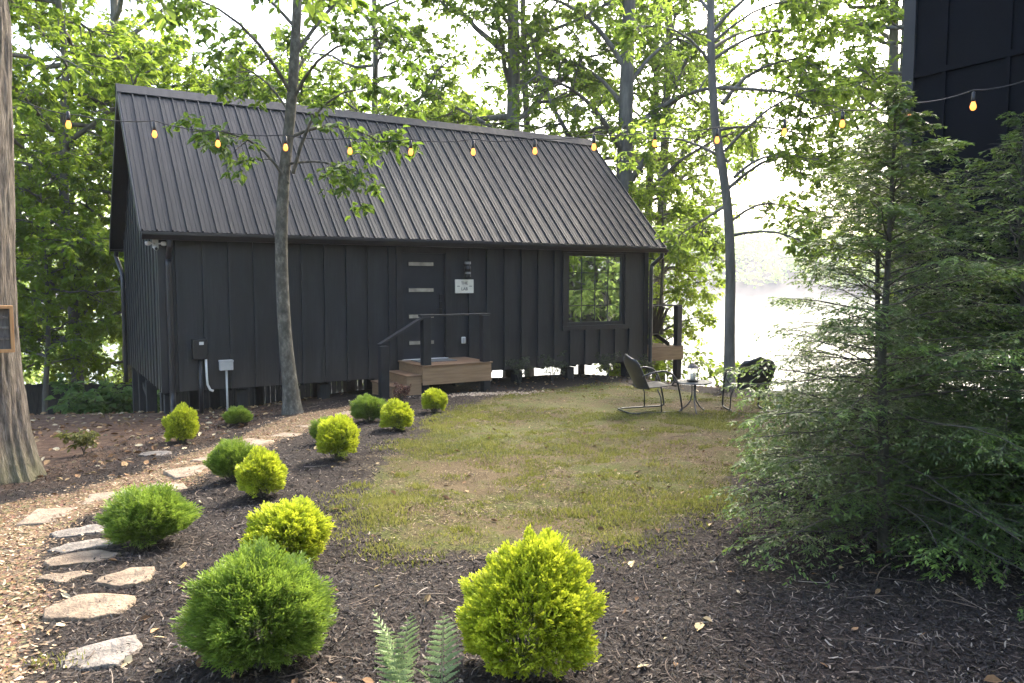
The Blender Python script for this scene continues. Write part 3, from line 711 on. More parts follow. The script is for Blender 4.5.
# ------------------------------------------------------------------ porch with steps
p = hp(4.83, -.55)
po = thing('entry_porch', 'small brown decked porch with side steps and black posts at the cabin door', 'porch', (p[0], p[1], 0), CA)
T = lambda t: t - 4.83
Nn = lambda n: n + .55
b = MB()
for k in range(8):
    n0 = -1.12 + k*.138; b.box((T(4.11), Nn(n0), .085), (T(5.56), Nn(n0+.132), .112))
b.build('deck_boards', M['deckwood'], po, bevel=.003)
b = MB(); b.box((T(4.13), Nn(-1.1), -.245), (T(5.54), Nn(-1.075), .084)); b.box((T(5.515), Nn(-1.074), -.2), (T(5.54), Nn(-.03), .084)); b.box((T(4.13), Nn(-1.074), -.2), (T(4.155), Nn(-.03), .084))
b.build('fascia', M['fasciawood'], po, bevel=.003)
for i, (t0, zt_) in enumerate(((3.84, -.057), (3.55, -.222))):
    s1 = MB()
    for k in range(2): s1.box((T(t0-.02 + k*.155), Nn(-1.07), zt_-.027), (T(t0+.13 + k*.155), Nn(-.10), zt_))
    st = s1.build('tread', M['deckwood'], po, bevel=.003)
    b = MB(); b.box((T(t0+.0), Nn(-1.05), -.62), (T(t0+.022), Nn(-.12), zt_-.028)); b.box((T(t0+.023), Nn(-1.05), -.62), (T(t0+.285), Nn(-1.028), zt_-.028)); b.build('riser', M['fasciawood'], po, bevel=.003)
for t, z0 in ((4.2, 0), (5.47, 0)):
    b = MB(); b.box((T(t-.07), Nn(-1.06), -.75), (T(t+.07), Nn(-.92), -.21)); b.build('footing_post', M['under'], po, bevel=.004)
for t, n, z0, z1 in ((4.215, -1.045, .113, .98), (5.43, -1.045, .113, .98), (3.36, -1.16, -.8, .50)):
    b = MB(); b.box((T(t-.075), Nn(n-.075), z0), (T(t+.075), Nn(n+.075), z1)); b.build('rail_post', M['trim'], po, bevel=.006)
b = MB(); b.bar((T(4.10), Nn(-1.045), 1.0), (T(5.53), Nn(-1.045), 1.0), .13, .035); b.build('top_rail', M['trim'], po, bevel=.004)
b = MB(); b.bar((T(4.15), Nn(-1.06), .97), (T(3.28), Nn(-1.15), .52), .12, .035); b.build('stair_rail', M['trim'], po, bevel=.004)
p = hp(4.68, -.42); m_ = thing('door_mat', 'grey door mat lying on the porch boards by the door', 'door mat', (p[0], p[1], .113), CA)
MB().box((-.38, -.22, 0), (.38, .22, .013)).build('mat', M['rubber'], m_, bevel=.003)


# ------------------------------------------------------------------ side deck + its chair
p = hp(10.95, 1.6); dk = thing('side_deck', 'raised brown deck with a black corner post beyond the right end of the cabin', 'deck', (p[0], p[1], 0), CA)
T2 = lambda t: t - 10.95; N2 = lambda n: n - 1.6
b = MB()
for k in range(30):
    n0 = .12 + k*.138; b.box((T2(10.36), N2(n0), .04), (T2(11.6), N2(n0+.132), .066))
b.build('deck_boards', M['deckwood'], dk)
b = MB(); b.box((T2(10.37), N2(.12), -.26), (T2(11.6), N2(.145), .039)); b.box((T2(11.575), N2(.146), -.26), (T2(11.6), N2(4.2), .039)); b.build('fascia', M['fasciawood'], dk, bevel=.003)
for t, n in ((11.5, .22), (11.5, 2.2), (11.5, 4.1)):
    b = MB(); b.box((T2(t-.075), N2(n-.07), .067), (T2(t+.075), N2(n+.07), 1.02)); b.build('rail_post', M['trim'], dk, bevel=.005)
    b = MB(); b.box((T2(t-.07), N2(n-.07), HG(t, n)-.5), (T2(t+.07), N2(n+.07), -.261)); b.build('footing_post', M['under'], dk)
b = MB(); b.bar((T2(10.42), N2(.22), 1.04), (T2(11.58), N2(.22), 1.04), .12, .03); b.bar((T2(11.5), N2(.285), 1.04), (T2(11.5), N2(4.2), 1.04), .12, .03); b.build('top_rail', M['trim'], dk)
p = hp(11.12, .85); ad = thing('adirondack_chair', 'dark slatted adirondack chair on the raised side deck', 'chair', (p[0], p[1], .067), CA + 1.45)
b = MB()
for k in range(6):
    x = -.23 + k*.092; top = .98 - .5*abs(x)**1.5 - .1*abs(x); b.bar((-.14, x*.75, .28), (-.42, x*1.15, top), .075, .018, (1, 0, 0))
b.build('backrest', M['adirondack'], ad)
b = MB()
for k in range(6): b.bar((.30 - k*.085, -.26, .37 - k*.022), (.30 - k*.085, .26, .37 - k*.022), .078, .02)
b.build('seat', M['adirondack'], ad)
for sg in (-1, 1):
    b = MB(); b.bar((.34, sg*.28, 0), (.30, sg*.28, .55), .03, .10, (1, 0, 0)); b.build('leg', M['adirondack'], ad)
    b = MB(); b.bar((.32, sg*.25, .34), (-.52, sg*.25, .03), .03, .10); b.build('leg', M['adirondack'], ad)
    b = MB(); b.bar((.40, sg*.31, .565), (-.36, sg*.31, .56), .13, .022); b.build('arm', M['adirondack'], ad)

# ------------------------------------------------------------------ shell-back metal chairs, table, lantern
def shell_chair(x, y, rz, label):
    c = thing('metal_chair', label, 'chair', (x, y, G(x, y) + .006), rz, 'shell back metal lawn chairs')
    # backrest: rounded shell, leaning back; faces +x
    nu, nv = 13, 15; V = []; 
    for j in range(nv):
        v = j/(nv-1); z = .36 + .52*v; half = .27 * (np.sqrt(max(0., 1 - max(0, (v-.55)/.45)**2.4)) if v > .55 else .86 + .14*v/.55) + .004
        for i in range(nu):
            u = -1 + 2*i/(nu-1); V.append((-.20 - .23*v + .07*(u*u) * (1-.3*v) - .01*sin(v*pi), u*half, z - .05*u*u*(v > .9)))
    V = np.array(V); k = len(V)
    F = [(j*nu+i, j*nu+i+1, (j+1)*nu+i+1, (j+1)*nu+i) for j in range(nv-1) for i in range(nu-1)]
    b = MB(); b.add(V, F); o = b.build('backrest', M['chair'], c, smooth=True); m = o.modifiers.new('solid', 'SOLIDIFY'); m.thickness = .012
    V = []
    for j in range(9):
        v = j/8; xx = -.21 + .50*v
        for i in range(9):
            u = -1 + 2*i/8; V.append((xx, u*(.225 + .035*v), .375 + .045*v*v - .03*(1-u*u) * (1-.5*v) - .05*max(0, v-.85)/.15 * .6))
    F = [(j*9+i, j*9+i+1, (j+1)*9+i+1, (j+1)*9+i) for j in range(8) for i in range(8)]
    b = MB(); b.add(np.array(V), F); o = b.build('seat', M['chair'], c, smooth=True); m = o.modifiers.new('solid', 'SOLIDIFY'); m.thickness = .012
    for sg in (-1, 1):
        ctl = np.array([(-.27, .262, .56), (-.12, .285, .615), (.06, .29, .635), (.20, .29, .59), (.285, .29, .47), (.33, .288, .30), (.37, .285, .10), (.375, .283, .035), (.33, .28, .015), (.0, .275, .013), (-.38, .265, .013), (-.44, .22, .013), (-.45, .0, .013)]); ctl[:, 1] *= sg
        s = np.linspace(0, len(ctl)-1, 61); P = np.stack([np.interp(s, range(len(ctl)), ctl[:, q]) for q in range(3)], -1)
        for _ in range(2): P[1:-1] = (P[:-2] + 2*P[1:-1] + P[2:])/4
        b = MB(); b.tube(P, .0135, 10); b.build('arm', M['chair'], c, smooth=True)
        b = MB(); b.tube([(.25, sg*.285, .50), (.22, sg*.25, .41)], .010, 8); b.tube([(-.02, sg*.245, .36), (.03, sg*.27, .24), (.04, sg*.278, .02)], .010, 8); b.build('brace', M['chair'], c, smooth=True)
    return c
shell_chair(2.10, 11.72, .30, 'black shell back metal chair in side view, left of the round table')
shell_chair(3.60, 11.75, 1.62, 'black shell back metal chair seen from behind, partly hidden by hemlock branches')
tx, ty = 2.72, 11.58; tz = G(tx, ty) + .006
tb = thing('side_table', 'small round grey metal table on splayed tube legs next to the lawn chair', 'table', (tx, ty, tz))
b = MB(); b.lathe([(.245, .432), (.27, .436), (.275, .446), (.27, .456), (.25, .452), (.1, .449)], 32); b.build('table_top', M['tabletop'], tb, smooth=False)
for k in range(3):
    a = .5 + k*2*pi/3; P = [(.03*cos(a), .03*sin(a), .43), (.028*cos(a), .028*sin(a), .25), (.05*cos(a), .05*sin(a), .16), (.12*cos(a), .12*sin(a), .07), (.215*cos(a), .215*sin(a), .005)]
    b = MB(); b.tube(P, .0105, 8); b.build('leg', M['tabletop'], tb, smooth=True)
lt = thing('lantern', 'metal and glass candle lantern standing on the round table', 'lantern', (tx-.02, ty, tz + .457))
b = MB(); b.lathe([(.085, 0), (.088, .006), (.088, .02), (.07, .024)], 20); b.build('base', M['metal_black'], lt)
b = MB()
for k in range(8): b.tube([(.076*cos(k*pi/4), .076*sin(k*pi/4), .02), (.076*cos(k*pi/4), .076*sin(k*pi/4), .205)], .0035, 6)
b.build('cage', M['metal_black'], lt)
gm, nt, out = newmat('clear_lantern_glass'); n_ = N(nt); gp = n_.pbsdf((.9, .93, .92), .05); gp.inputs['Alpha'].default_value = .22; n_.l(gp.outputs[0], out.inputs[0])
b = MB(); b.lathe([(.068, .024), (.070, .2)], 20); b.build('glass', gm, lt, smooth=True)
b = MB(); b.lathe([(.088, .203), (.09, .21), (.06, .24), (.03, .262), (.028, .275), (.01, .28)], 20); b.build('cap', M['metal_black'], lt)
b = MB(); an = np.linspace(0, 2*pi, 17); b.tube(np.stack([.028*np.cos(an), an*0, .305 + .028*np.sin(an)], -1), .003, 6, cap=False); b.build('ring', M['metal_black'], lt)
b = MB(); b.lathe([(.035, .024), (.036, .11), (.03, .115)], 14); b.build('candle', M['candle'], lt, smooth=True)

# ------------------------------------------------------------------ neighbouring black house (right)
NA = CA; nc = np.array([4.22, 8.55])      # its far left corner; the visible wall runs back towards the camera
M['house'] = m_basic('dark_navy_panel', (.0020, .0026, .0042), (.0042, .0055, .0085), .75, 3, (1,1,1), .1, spec=.12)
hs = thing('black_house', 'tall black panelled house corner behind the hemlocks at the right edge', 'house', (nc[0], nc[1], 0), NA)
b = MB(); b.box((0, -6.2, 1.25), (6, 0, 8.2))
for n in np.arange(-6.0, -.1, .62): b.box((-.021, n-.022, 1.26), (-.0005, n+.022, 8.15))
b.build('wall', M['house'], hs)
b = MB()
for z in (2.5, 3.78, 5.1, 6.4): b.box((-.026, -6.19, z-.03), (-.001, -.01, z+.03))
b.build('band_board', M['house'], hs)
b = MB(); b.box((-.03, -.10, .6), (.10, .03, 8.16)); b.build('corner_trim', m_basic('grey_corner_metal', (.012, .013, .015), (.022, .023, .025), .6, 4), hs, bevel=.004)
b = MB(); b.box((-.5, -6.7, 8.201), (6.5, .5, 8.36)); b.build('roof', M['roof'], hs)
for n in (-.2, -2.1, -4.0, -5.9):
    p = hp(0, 0); x = nc[0] - sin(NA)*n; y = nc[1] + cos(NA)*n
    b = MB(); b.box((.05, n-.1, G(x, y)-.5), (.25, n+.1, 1.249)); b.build('post', M['pier'], hs, bevel=.006)
b = MB(); b.box((0, -6.2, 1.0), (6, -.001, 1.2495)); b.build('floor_frame', M['under'], hs)

# ------------------------------------------------------------------ string lights
pts = np.array([(-4.72,7.62,3.34),(-4.35,8.0,3.27),(-3.85,8.55,3.33),(-3.3,8.9,3.29),(-2.57,9.0,3.265),(-1.84,9.0,3.225),(-1.15,9.0,3.215),(-.44,9.0,3.215),(.26,9.0,3.225),(.93,9.0,3.27),(1.62,9.0,3.31),(2.30,8.9,3.33),(2.95,8.6,3.36),(3.45,8.3,3.39),(3.92,7.85,3.36),(4.20,7.25,3.34),(4.50,6.85,3.36),(5.4,6.30,3.45)])
sl = thing('string_light', 'black string of warm glowing bulbs strung from the oak to the black house', 'string lights', tuple(pts[8]))
rel = pts - pts[8]; cable = []
for i in range(len(rel)-1):
    for s in (0, .25, .5, .75): cable.append(rel[i]*(1-s) + rel[i+1]*s - np.array([0, 0, .03*4*s*(1-s)]))
cable.append(rel[-1]); b = MB(); b.tube(cable, .0055, 6); b.build('cable', M['metal_black'], sl, smooth=True)
def m_bulb():
    m, nt, out = newmat('warm_bulb'); n = N(nt); e = n.new('ShaderNodeEmission'); e.inputs['Color'].default_value = (1, .31, .05, 1); e.inputs['Strength'].default_value = .62
    g = n.pbsdf((.9, .75, .5), .1); mx = n.new('ShaderNodeMixShader'); mx.inputs[0].default_value = .8
    n.l(g.outputs[0], mx.inputs[1]); n.l(e.outputs[0], mx.inputs[2]); n.l(mx.outputs[0], out.inputs[0]); return m
M['bulb'] = m_bulb()
bs = MB(); bs.lathe([(.006, .06), (.016, .05), (.019, .0), (.019, -.03), (.015, -.034)], 12); sock = bs.mesh('socket', M['metal_black'], True)
bb = MB(); bb.lathe([(.013, -.03), (.019, -.046), (.026, -.068), (.027, -.084), (.021, -.102), (.009, -.111)], 14); bulbm = bb.mesh('bulb', M['bulb'], True)
for i in list(range(1, 17)):
    if i == 1: q = (rel[1] + rel[0]) / 2 + np.array([.12, .1, 0])
    else: q = rel[i]
    q = q - np.array([0, 0, .07])
    s = link('socket', sock, sl, loc=tuple(q)); link('bulb', bulbm, s)

# ------------------------------------------------------------------ conifer shrubs
def blades(P, D, Nn_, Ln, Wd, fold=0.0):
    """diamond blades: base P, direction D, normal N"""
    S = unit(np.cross(D, Nn_)); Ln = Ln[:, None]; Wd = Wd[:, None]
    V = np.stack([P, P + D*Ln*.5 + S*Wd/2 + Nn_*Wd*fold, P + D*Ln, P + D*Ln*.5 - S*Wd/2 + Nn_*Wd*fold], 1).reshape(-1, 3)
    k = np.arange(len(P))[:, None]*4
    return V, k + np.array([0, 1, 2, 3])
def shrub_mesh(name, mat, seed, nspr, axis_l, blade_l, blade_w, nb, ang, lobes, shape=None, upw=.5, inner=.40):
    """feathery sprigs over a lumpy mound about 1 m across"""
    r = np.random.default_rng(seed)
    d = unit(r.normal(0, 1, (nspr*2, 3))); d = d[d[:, 2] > -.6][:nspr]; k = len(d)
    lob = unit(r.normal(0, 1, (lobes, 3)) + np.array([0, 0, .4])); amp = r.uniform(.03, .23, lobes)
    dot = d @ lob.T; R = .80 + (np.exp(-(1 - dot) * 26) * amp).max(1)*1.35 + (vnoise(d[:, 0]*4+9, d[:, 1]*4 + d[:, 2]*3, seed) - .5)*.16 + (vnoise(d[:, 0]*1.7+3, d[:, 1]*1.7 + d[:, 2]*1.5, seed+9) - .5)*.17
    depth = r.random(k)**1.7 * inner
    P = d * (R * (1 - depth))[:, None]; P[:, 2] = P[:, 2]*.54 + .45; P[:, :2] *= .5
    if shape: P = shape(P)
    li = dot.argmax(1); ax = unit(np.stack([d[:, 0], d[:, 1], d[:, 2]*.6 + upw], -1) + .35*lob[li] + r.normal(0, .24, (k, 3)))
    side = unit(np.cross(ax, r.normal(0, 1, (k, 3)))); nrm = np.cross(side, ax); AL = axis_l*np.where(r.random(k) < .05, 1.4, r.uniform(.65, 1.3, k))
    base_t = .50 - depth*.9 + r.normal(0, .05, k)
    b = MB()
    for j in range(nb):
        f = j/(nb-1); sg = 1 if j % 2 else -1; an = 0 if j == nb-1 else ang*sg*r.uniform(.8, 1.2, k)
        D = unit(ax*np.cos(an)[..., None]*np.ones((k, 1)) + side*(np.sin(an)*np.ones(k))[:, None] + r.normal(0, .12, (k, 3)))
        st = P + ax*(AL*(f*.85 - .55))[:, None]
        V, F = blades(st, D, unit(nrm + r.normal(0, .3, (k, 3))), blade_l*r.uniform(.75, 1.2, k)*(1.1 - .35*f), np.full(k, blade_w)*r.uniform(.8, 1.2, k), .12)
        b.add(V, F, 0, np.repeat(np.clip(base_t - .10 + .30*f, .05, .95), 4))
    return b.mesh(name, mat)
def stem_mesh(seed):
    r = np.random.default_rng(seed); b = MB(); n = 26
    a = r.uniform(0, 2*pi, n); rr = r.uniform(.12, .40, n); e = np.stack([np.cos(a)*rr, np.sin(a)*rr, r.uniform(.35, .85, n)], -1)
    s = np.linspace(0, 1, 5)[None, :, None]; P = np.stack([a*0, a*0, a*0-.05], -1)[:, None]*(1-s) + e[:, None]*s + np.stack([np.cos(a), np.sin(a), a*0], -1)[:, None]*(.25*s*(1-s))
    b.tubes(P, np.outer(np.full(n, .012), [1, .9, .7, .5, .3]), 5); return b.mesh('stem', M['bark_slim'], True)
STEM = stem_mesh(3)
def peak(P):
    P = P.copy(); z = P[:, 2]; f = np.clip(1.12 - .62*np.clip(z - .35, 0, 1)**1.2, .3, 1.2); P[:, 0] = P[:, 0]*f + .10*np.clip(z - .4, 0, 1); P[:, 1] *= f; P[:, 2] = z*(1.05 + .12*(P[:, 0] > .0)); return P
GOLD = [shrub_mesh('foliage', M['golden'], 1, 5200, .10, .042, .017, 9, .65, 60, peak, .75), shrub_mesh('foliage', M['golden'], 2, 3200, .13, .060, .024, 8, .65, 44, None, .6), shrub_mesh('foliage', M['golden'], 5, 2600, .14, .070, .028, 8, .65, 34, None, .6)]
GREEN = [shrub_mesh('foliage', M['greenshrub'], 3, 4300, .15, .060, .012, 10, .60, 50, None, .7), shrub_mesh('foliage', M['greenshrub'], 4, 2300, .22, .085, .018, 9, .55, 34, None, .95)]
SH = [ # x, y, width, height, mesh, label
 (.06, 3.28, .60, .58, GOLD[0], 'bright yellow peaked conifer shrub in front centre, largest of the golden ones'),
 (-1.12, 3.36, .64, .53, GREEN[0], 'big rounded green conifer shrub at the front left, largest of all the shrubs'),
 (-1.41, 4.80, .53, .42, GOLD[1], 'lumpy golden shrub directly behind the big rounded green one'),
 (-2.42, 5.10, .58, .38, GREEN[1], 'wide low feathery green shrub beside the edging stones'),
 (-2.09, 6.42, .41, .39, GOLD[2], 'round golden shrub with a small green shrub touching its left side'),
 (-2.56, 7.05, .44, .37, GREEN[1], 'small green shrub at the path edge behind the wide feathery one'),
 (-1.79, 7.90, .46, .46, GOLD[1], 'upright round golden shrub in mid bed with a green shrub hiding behind it'),
 (-2.22, 9.20, .37, .31, GREEN[1], 'small green shrub half hidden behind the upright golden one'),
 (-1.48, 9.97, .46, .38, GOLD[2], 'round golden shrub in front of the porch steps, beside a dark green one'),
 (-1.98, 10.75, .52, .38, GREEN[0], 'dark green round shrub in front of the stair rail post'),
 (-1.19, 11.80, .42, .37, GOLD[1], 'small golden shrub right in front of the porch fascia'),
 (-4.15, 9.70, .42, .47, GOLD[2], 'yellow green two tier shrub before the cabin left corner'),
 (-3.98, 11.20, .42, .27, GREEN[1], 'low thin green shrub beside the grey junction box pipe')]
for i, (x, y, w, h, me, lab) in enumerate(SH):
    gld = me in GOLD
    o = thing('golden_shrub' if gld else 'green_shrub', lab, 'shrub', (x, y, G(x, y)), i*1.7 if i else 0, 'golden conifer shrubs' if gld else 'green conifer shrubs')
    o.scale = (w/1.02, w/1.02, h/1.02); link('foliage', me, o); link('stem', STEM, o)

# ------------------------------------------------------------------ leafy growth: branches, twigs, leaves
def resample(P, m):
    P = np.array(P, float); s = np.linspace(0, len(P)-1, m)
    Q = np.stack([np.interp(s, range(len(P)), P[:, q]) for q in range(3)], -1)
    for _ in range(2): Q[1:-1] = (Q[:-2] + 2*Q[1:-1] + Q[2:])/4
    return Q
def at_s(P, s):
    """points and tangents on polylines P (K,m,3) at s (K,)"""
    m = P.shape[1]; f = np.clip(s, 0, .9999)*(m-1); i = f.astype(int); w = (f - i)[:, None]; k = np.arange(len(P))
    return P[k, i]*(1-w) + P[k, i+1]*w, unit(P[k, i+1] - P[k, i])
def children(r, P, per, smin, ln, spread, up, droop, m=4, flat=1.):
    """`per` side branches on every polyline of P"""
    P = np.repeat(P, per, 0); K = len(P); s = smin + (1-smin)*r.random(K)**.8
    st, tg = at_s(P, s); rd = r.normal(0, 1, (K, 3)); rd[:, 2] *= flat; rd -= tg*(rd*tg).sum(1, keepdims=True)
    d = unit(tg*(1-spread) + unit(rd)*spread + np.array([0, 0, up])); Lc = ln*r.uniform(.55, 1.25, K)*(1.15 - .55*s)
    q = np.linspace(0, 1, m)[None, :, None]
    C = st[:, None] + d[:, None]*Lc[:, None, None]*q + np.array([0, 0, -1])*droop*Lc[:, None, None]*q**2 + np.cumsum(r.normal(0, .03, (K, m, 3))*Lc[:, None, None]*(q > 0), 1)
    return C, s
def leaves_on(r, b, P, per, size, tilt=.45, hang=.25, aspect=.62, smin=.15):
    P = np.repeat(P, per, 0); K = len(P); s = smin + (1-smin)*r.random(K); st, tg = at_s(P, s)
    rd = r.normal(0, 1, (K, 3)); rd[:, 2] *= .35; D = unit(tg*.45 + unit(rd)*.8 + np.array([0, 0, -hang]))
    Nv = np.array([0, 0, 1.]) + r.normal(0, tilt, (K, 3)); Nv = unit(Nv - D*(Nv*D).sum(1, keepdims=True))
    Ls = size*r.uniform(.42, 1.4, K); W = Ls*aspect*r.uniform(.8, 1.2, K); S = np.cross(D, Nv); pt = st + D*(Ls*.12)[:, None]
    Lc = Ls[:, None]; Wc = W[:, None]; fo = Nv*Wc*.14
    V = np.stack([pt, pt + D*Lc*.33 + S*Wc*.5 + fo, pt + D*Lc*.66 + S*Wc*.36 + fo, pt + D*Lc - Nv*Lc*.10, pt + D*Lc*.66 - S*Wc*.36 + fo, pt + D*Lc*.33 - S*Wc*.5 + fo], 1).reshape(-1, 3)
    k = np.arange(K)[:, None]*6; F = np.concatenate([k + np.array([0, 1, 2, 3]), k + np.array([0, 3, 4, 5])])
    b.add(V, F, 0, np.repeat(np.clip(.5 + r.normal(0, .08, K), 0, 1), 6))
def auto_limbs(r, trunk, s0, s1, n, ln, el, droop=.1, az=None):
    T = np.repeat(trunk[None], n, 0); s = np.linspace(s0, s1, n) + r.normal(0, .01, n); st, tg = at_s(T, s)
    a = (np.arange(n)*2.399 + r.uniform(0, .8, n)) if az is None else az; e = r.uniform(el[0], el[1], n)
    d = np.stack([np.cos(a)*np.cos(e), np.sin(a)*np.cos(e), np.sin(e)], -1)
    f = np.interp(np.linspace(0, 1, n), [0, .35, 1], [.75, 1, .45]); Lc = ln*f*r.uniform(.75, 1.2, n)
    q = np.linspace(0, 1, 7)[None, :, None]
    return st[:, None] + d[:, None]*Lc[:, None, None]*q + np.array([0, 0, -1])*droop*Lc[:, None, None]*q**2 + np.cumsum(r.normal(0, .035, (n, 7, 3))*Lc[:, None, None]*(q > 0), 1)
def foliage(seed, limbs, wood, crown, nsec=7, ntw=5, nleaf=14, lsec=1.1, ltw=.5, leaf=.11, rl=.035, droop=.15, flat=.45, smin=.2, thin=1.):
    r = np.random.default_rng(seed)
    K = len(limbs); m = limbs.shape[1]
    if wood is not None and rl: wood.tubes(limbs, np.outer(rl*r.uniform(.7, 1.2, K), np.linspace(1, .22, m)), 7)
    sec, _ = children(r, limbs, nsec, smin, lsec, .62, .05, droop, 5, flat)
    if wood is not None and rl: wood.tubes(sec, np.outer(np.full(len(sec), rl*.30), np.linspace(1, .3, 5)), 4)
    sec2 = np.concatenate([sec, resample_all(limbs, 5)]); tw, _ = children(r, sec2, ntw, .15, ltw, .62, .0, droop*1.4, 4, flat)
    if thin < 1: tw = tw[r.random(len(tw)) < thin]
    if wood is not None and rl: wood.tubes(tw, np.outer(np.full(len(tw), max(rl*.10, .0022)), np.linspace(1, .4, 4)), 3)
    leaves_on(r, crown, tw, nleaf, leaf)
def resample_all(P, m):
    q = np.linspace(0, P.shape[1]-1, m); i = np.minimum(q.astype(int), P.shape[1]-2); w = (q-i)[None, :, None]
    return P[:, i]*(1-w) + P[:, i+1]*w
def trunk_tube(b, P, r0, r1, n=14, flare=.35, ridges=0, seed=0):
    m = len(P); R = np.linspace(r0, r1, m)
    z = P[:, 2] - P[0, 2]; R = R*(1 + flare*np.exp(-z/max(.3, r0*1.3)))
    b.tubes(P[None], R[None], n)
    if ridges:
        V = b.v[-1].reshape(m, n, 3); c = P[:, None, :]; a = np.arange(n)/n*ridges
        nz = vnoise(np.repeat(a[None], m, 0) + (vnoise(z*1.7, z*0, 9)*1.6)[:, None], np.repeat(z[:, None]*2.6, n, 1), seed); nz = .5 + .5*np.sign(nz - .42)*np.abs(np.clip((nz - .42)*3, -1, 1))**.7
        lob = vnoise(np.repeat(np.arange(n)[None]/n*6, m, 0), np.repeat(z[:, None]*.3, n, 1), seed+3)
        k = 1 + (nz - .5)*.075 + (lob - .5)*.35*np.exp(-z/.45)[:, None]
        V[:] = c + (V - c)*k[..., None]; b.v[-1] = V.reshape(-1, 3)
def tree(name, label, base, trunk, r0, r1, bark, leafm, limbs_fn, fol, group=None, n=12, flare=.35, extra=None):
    """trunk: points relative to the base"""
    o = thing(name, label, 'tree', base, 0, group); wood = MB(); crown = MB()
    P = resample(trunk, max(12, len(trunk)*4)); trunk_tube(wood, P, r0, r1, n, flare)
    lim = limbs_fn(P); foliage(limbs=lim, wood=wood, crown=crown, **fol)
    if extra: extra(wood, crown)
    wood.build('trunk', bark, o, smooth=True); crown.build('crown', leafm, o)
    return o
R_ = np.random.default_rng

# --- big oak at the left edge
o = thing('oak_tree', 'massive old oak with furrowed grey bark at the left edge', 'tree', (-5.20, 7.62, G(-5.20, 7.62) - .05))
b = MB(); P = resample([(0,0,0),(-.02,0,.5),(-.05,0,1.6),(.01,0,3.0),(.08,0,4.5),(-.25,.1,7),(-.3,.2,10)], 260); trunk_tube(b, P, .375, .27, 260, .34, 58, 4)
b.build('trunk', M['bark_oak'], o, smooth=True)
wood = MB(); crown = MB(); lim = auto_limbs(R_(5), resample([(-.1,0,4.5),(-.25,.1,7),(-.3,.2,10)], 12), .3, 1, 13, 4.2, (.0, .7))
foliage(6, lim, wood, crown, 7, 5, 9, 1.5, .7, .17, .09)
wood.build('limbs', M['bark_far'], o, smooth=True); crown.build('crown', M['leaf_mid'], o)
bx = thing('wooden_box', 'orange cedar framed box nailed to the oak trunk at the left edge', 'wooden box', (-4.90, 7.29, .94), .594)
b = MB(); b.box((-.19, -.10, 0), (.20, -.0, .03)); b.box((-.19, -.10, .41), (.20, 0, .44)); b.box((-.19, -.10, .0301), (-.16, 0, .4099)); b.box((.17, -.10, .0301), (.20, 0, .4099)); b.build('frame', M['cedar'], bx, bevel=.004)
MB().box((-.159, -.05, .031), (.169, .06, .409)).build('panel', m_basic('weathered_panel', (.05, .045, .04), (.12, .11, .10), .8, 9, (8, 8, 1)), bx)
for zz in (.13, .23, .33): MB().box((-.15, -.062, zz-.012), (.16, -.0505, zz+.012)).build('slat', M['stone_grey'], bx)

# --- slim tree standing before the cabin front
def slim_limbs(P):
    A = [resample(q, 7) for q in (
        [(.10,-.05,3.75),(.30,-.25,4.35),(.62,-.4,4.75),(1.1,-.5,5.0),(1.75,-.6,4.9)],
        [(.02,-.02,3.6),(-.25,-.2,4.1),(-.7,-.35,4.35),(-1.3,-.45,4.3)],
        [(.05,0,4.3),(.5,.3,4.6),(1.1,.4,4.5),(1.6,.5,4.15)],
        [(.1,0,4.6),(-.3,.2,5.2),(-.8,.3,5.5),(-1.5,.2,5.6)],
        [(.13,0,4.9),(.5,-.3,5.4),(1.2,-.5,5.7),(2.0,-.4,5.6)],
        [(.12,0,4.9),(-.2,-.5,5.6),(-.7,-.8,6.0),(-1.2,-1,6.1)],
        [(.12,0,5.2),(.3,.6,5.9),(.5,1.1,6.3),(.7,1.5,6.4)],
        [(.0,0,3.9),(.45,-.1,3.95),(.9,-.2,3.85),(1.3,-.2,3.6)],
        [(.2,0,5.6),(.7,.2,6.4),(1.3,.3,6.9),(2,.2,7.1)],
        [(.2,0,5.9),(-.4,.1,6.6),(-1.2,.1,7.0),(-2,.1,7.1)])]
    return np.array(A)
def slim_extra(w, c):
    r = R_(19)
    for q, n in (([(-.07,0,3.3),(.15,-.25,3.55),(.40,-.4,3.5)], 4), ([(-.10,0,2.9),(-.45,-.2,3.05),(-.80,-.3,3.0)], 3), ([(-.12,0,2.7),(.08,-.2,2.8),(.28,-.25,2.65)], 3), ([(-.12,0,2.2),(.08,-.12,2.28),(.16,-.2,2.2)], 2), ([(-.08,0,3.4),(-.3,-.2,3.7),(-.6,-.3,3.7)], 3)):
        P = resample(q, 5)[None]; w.tubes(P, np.array([[.008, .007, .006, .005, .003]]), 5); tw, _ = children(r, P, n*2, .3, .22, .6, .0, .3, 4, .5); leaves_on(r, c, tw, 5, .13)
    S = resample([(-.07,0,2.9),(-.16,.05,3.4),(-.12,.08,4.1),(.0,.1,4.7),(.05,.1,5.3)], 12); w.tubes(S[None], np.linspace(.055, .035, 12)[None], 8)
tree('slim_tree', 'slim grey barked tree growing close in front of the cabin wall', (-3.45, 12.15, G(-3.45, 12.15) - .03),
     [(0,0,0),(-.02,0,.4),(-.10,0,1.3),(-.13,0,2.6),(-.06,0,3.7),(.10,0,4.9),(.2,0,6.2),(.3,.1,8)], .118, .062, M['bark_slim'], M['leaf_near'], slim_limbs,
     dict(seed=21, nsec=8, ntw=4, nleaf=9, lsec=.7, ltw=.35, leaf=.125, rl=.028, droop=.2, flat=.4, smin=.25), n=20, flare=.55)

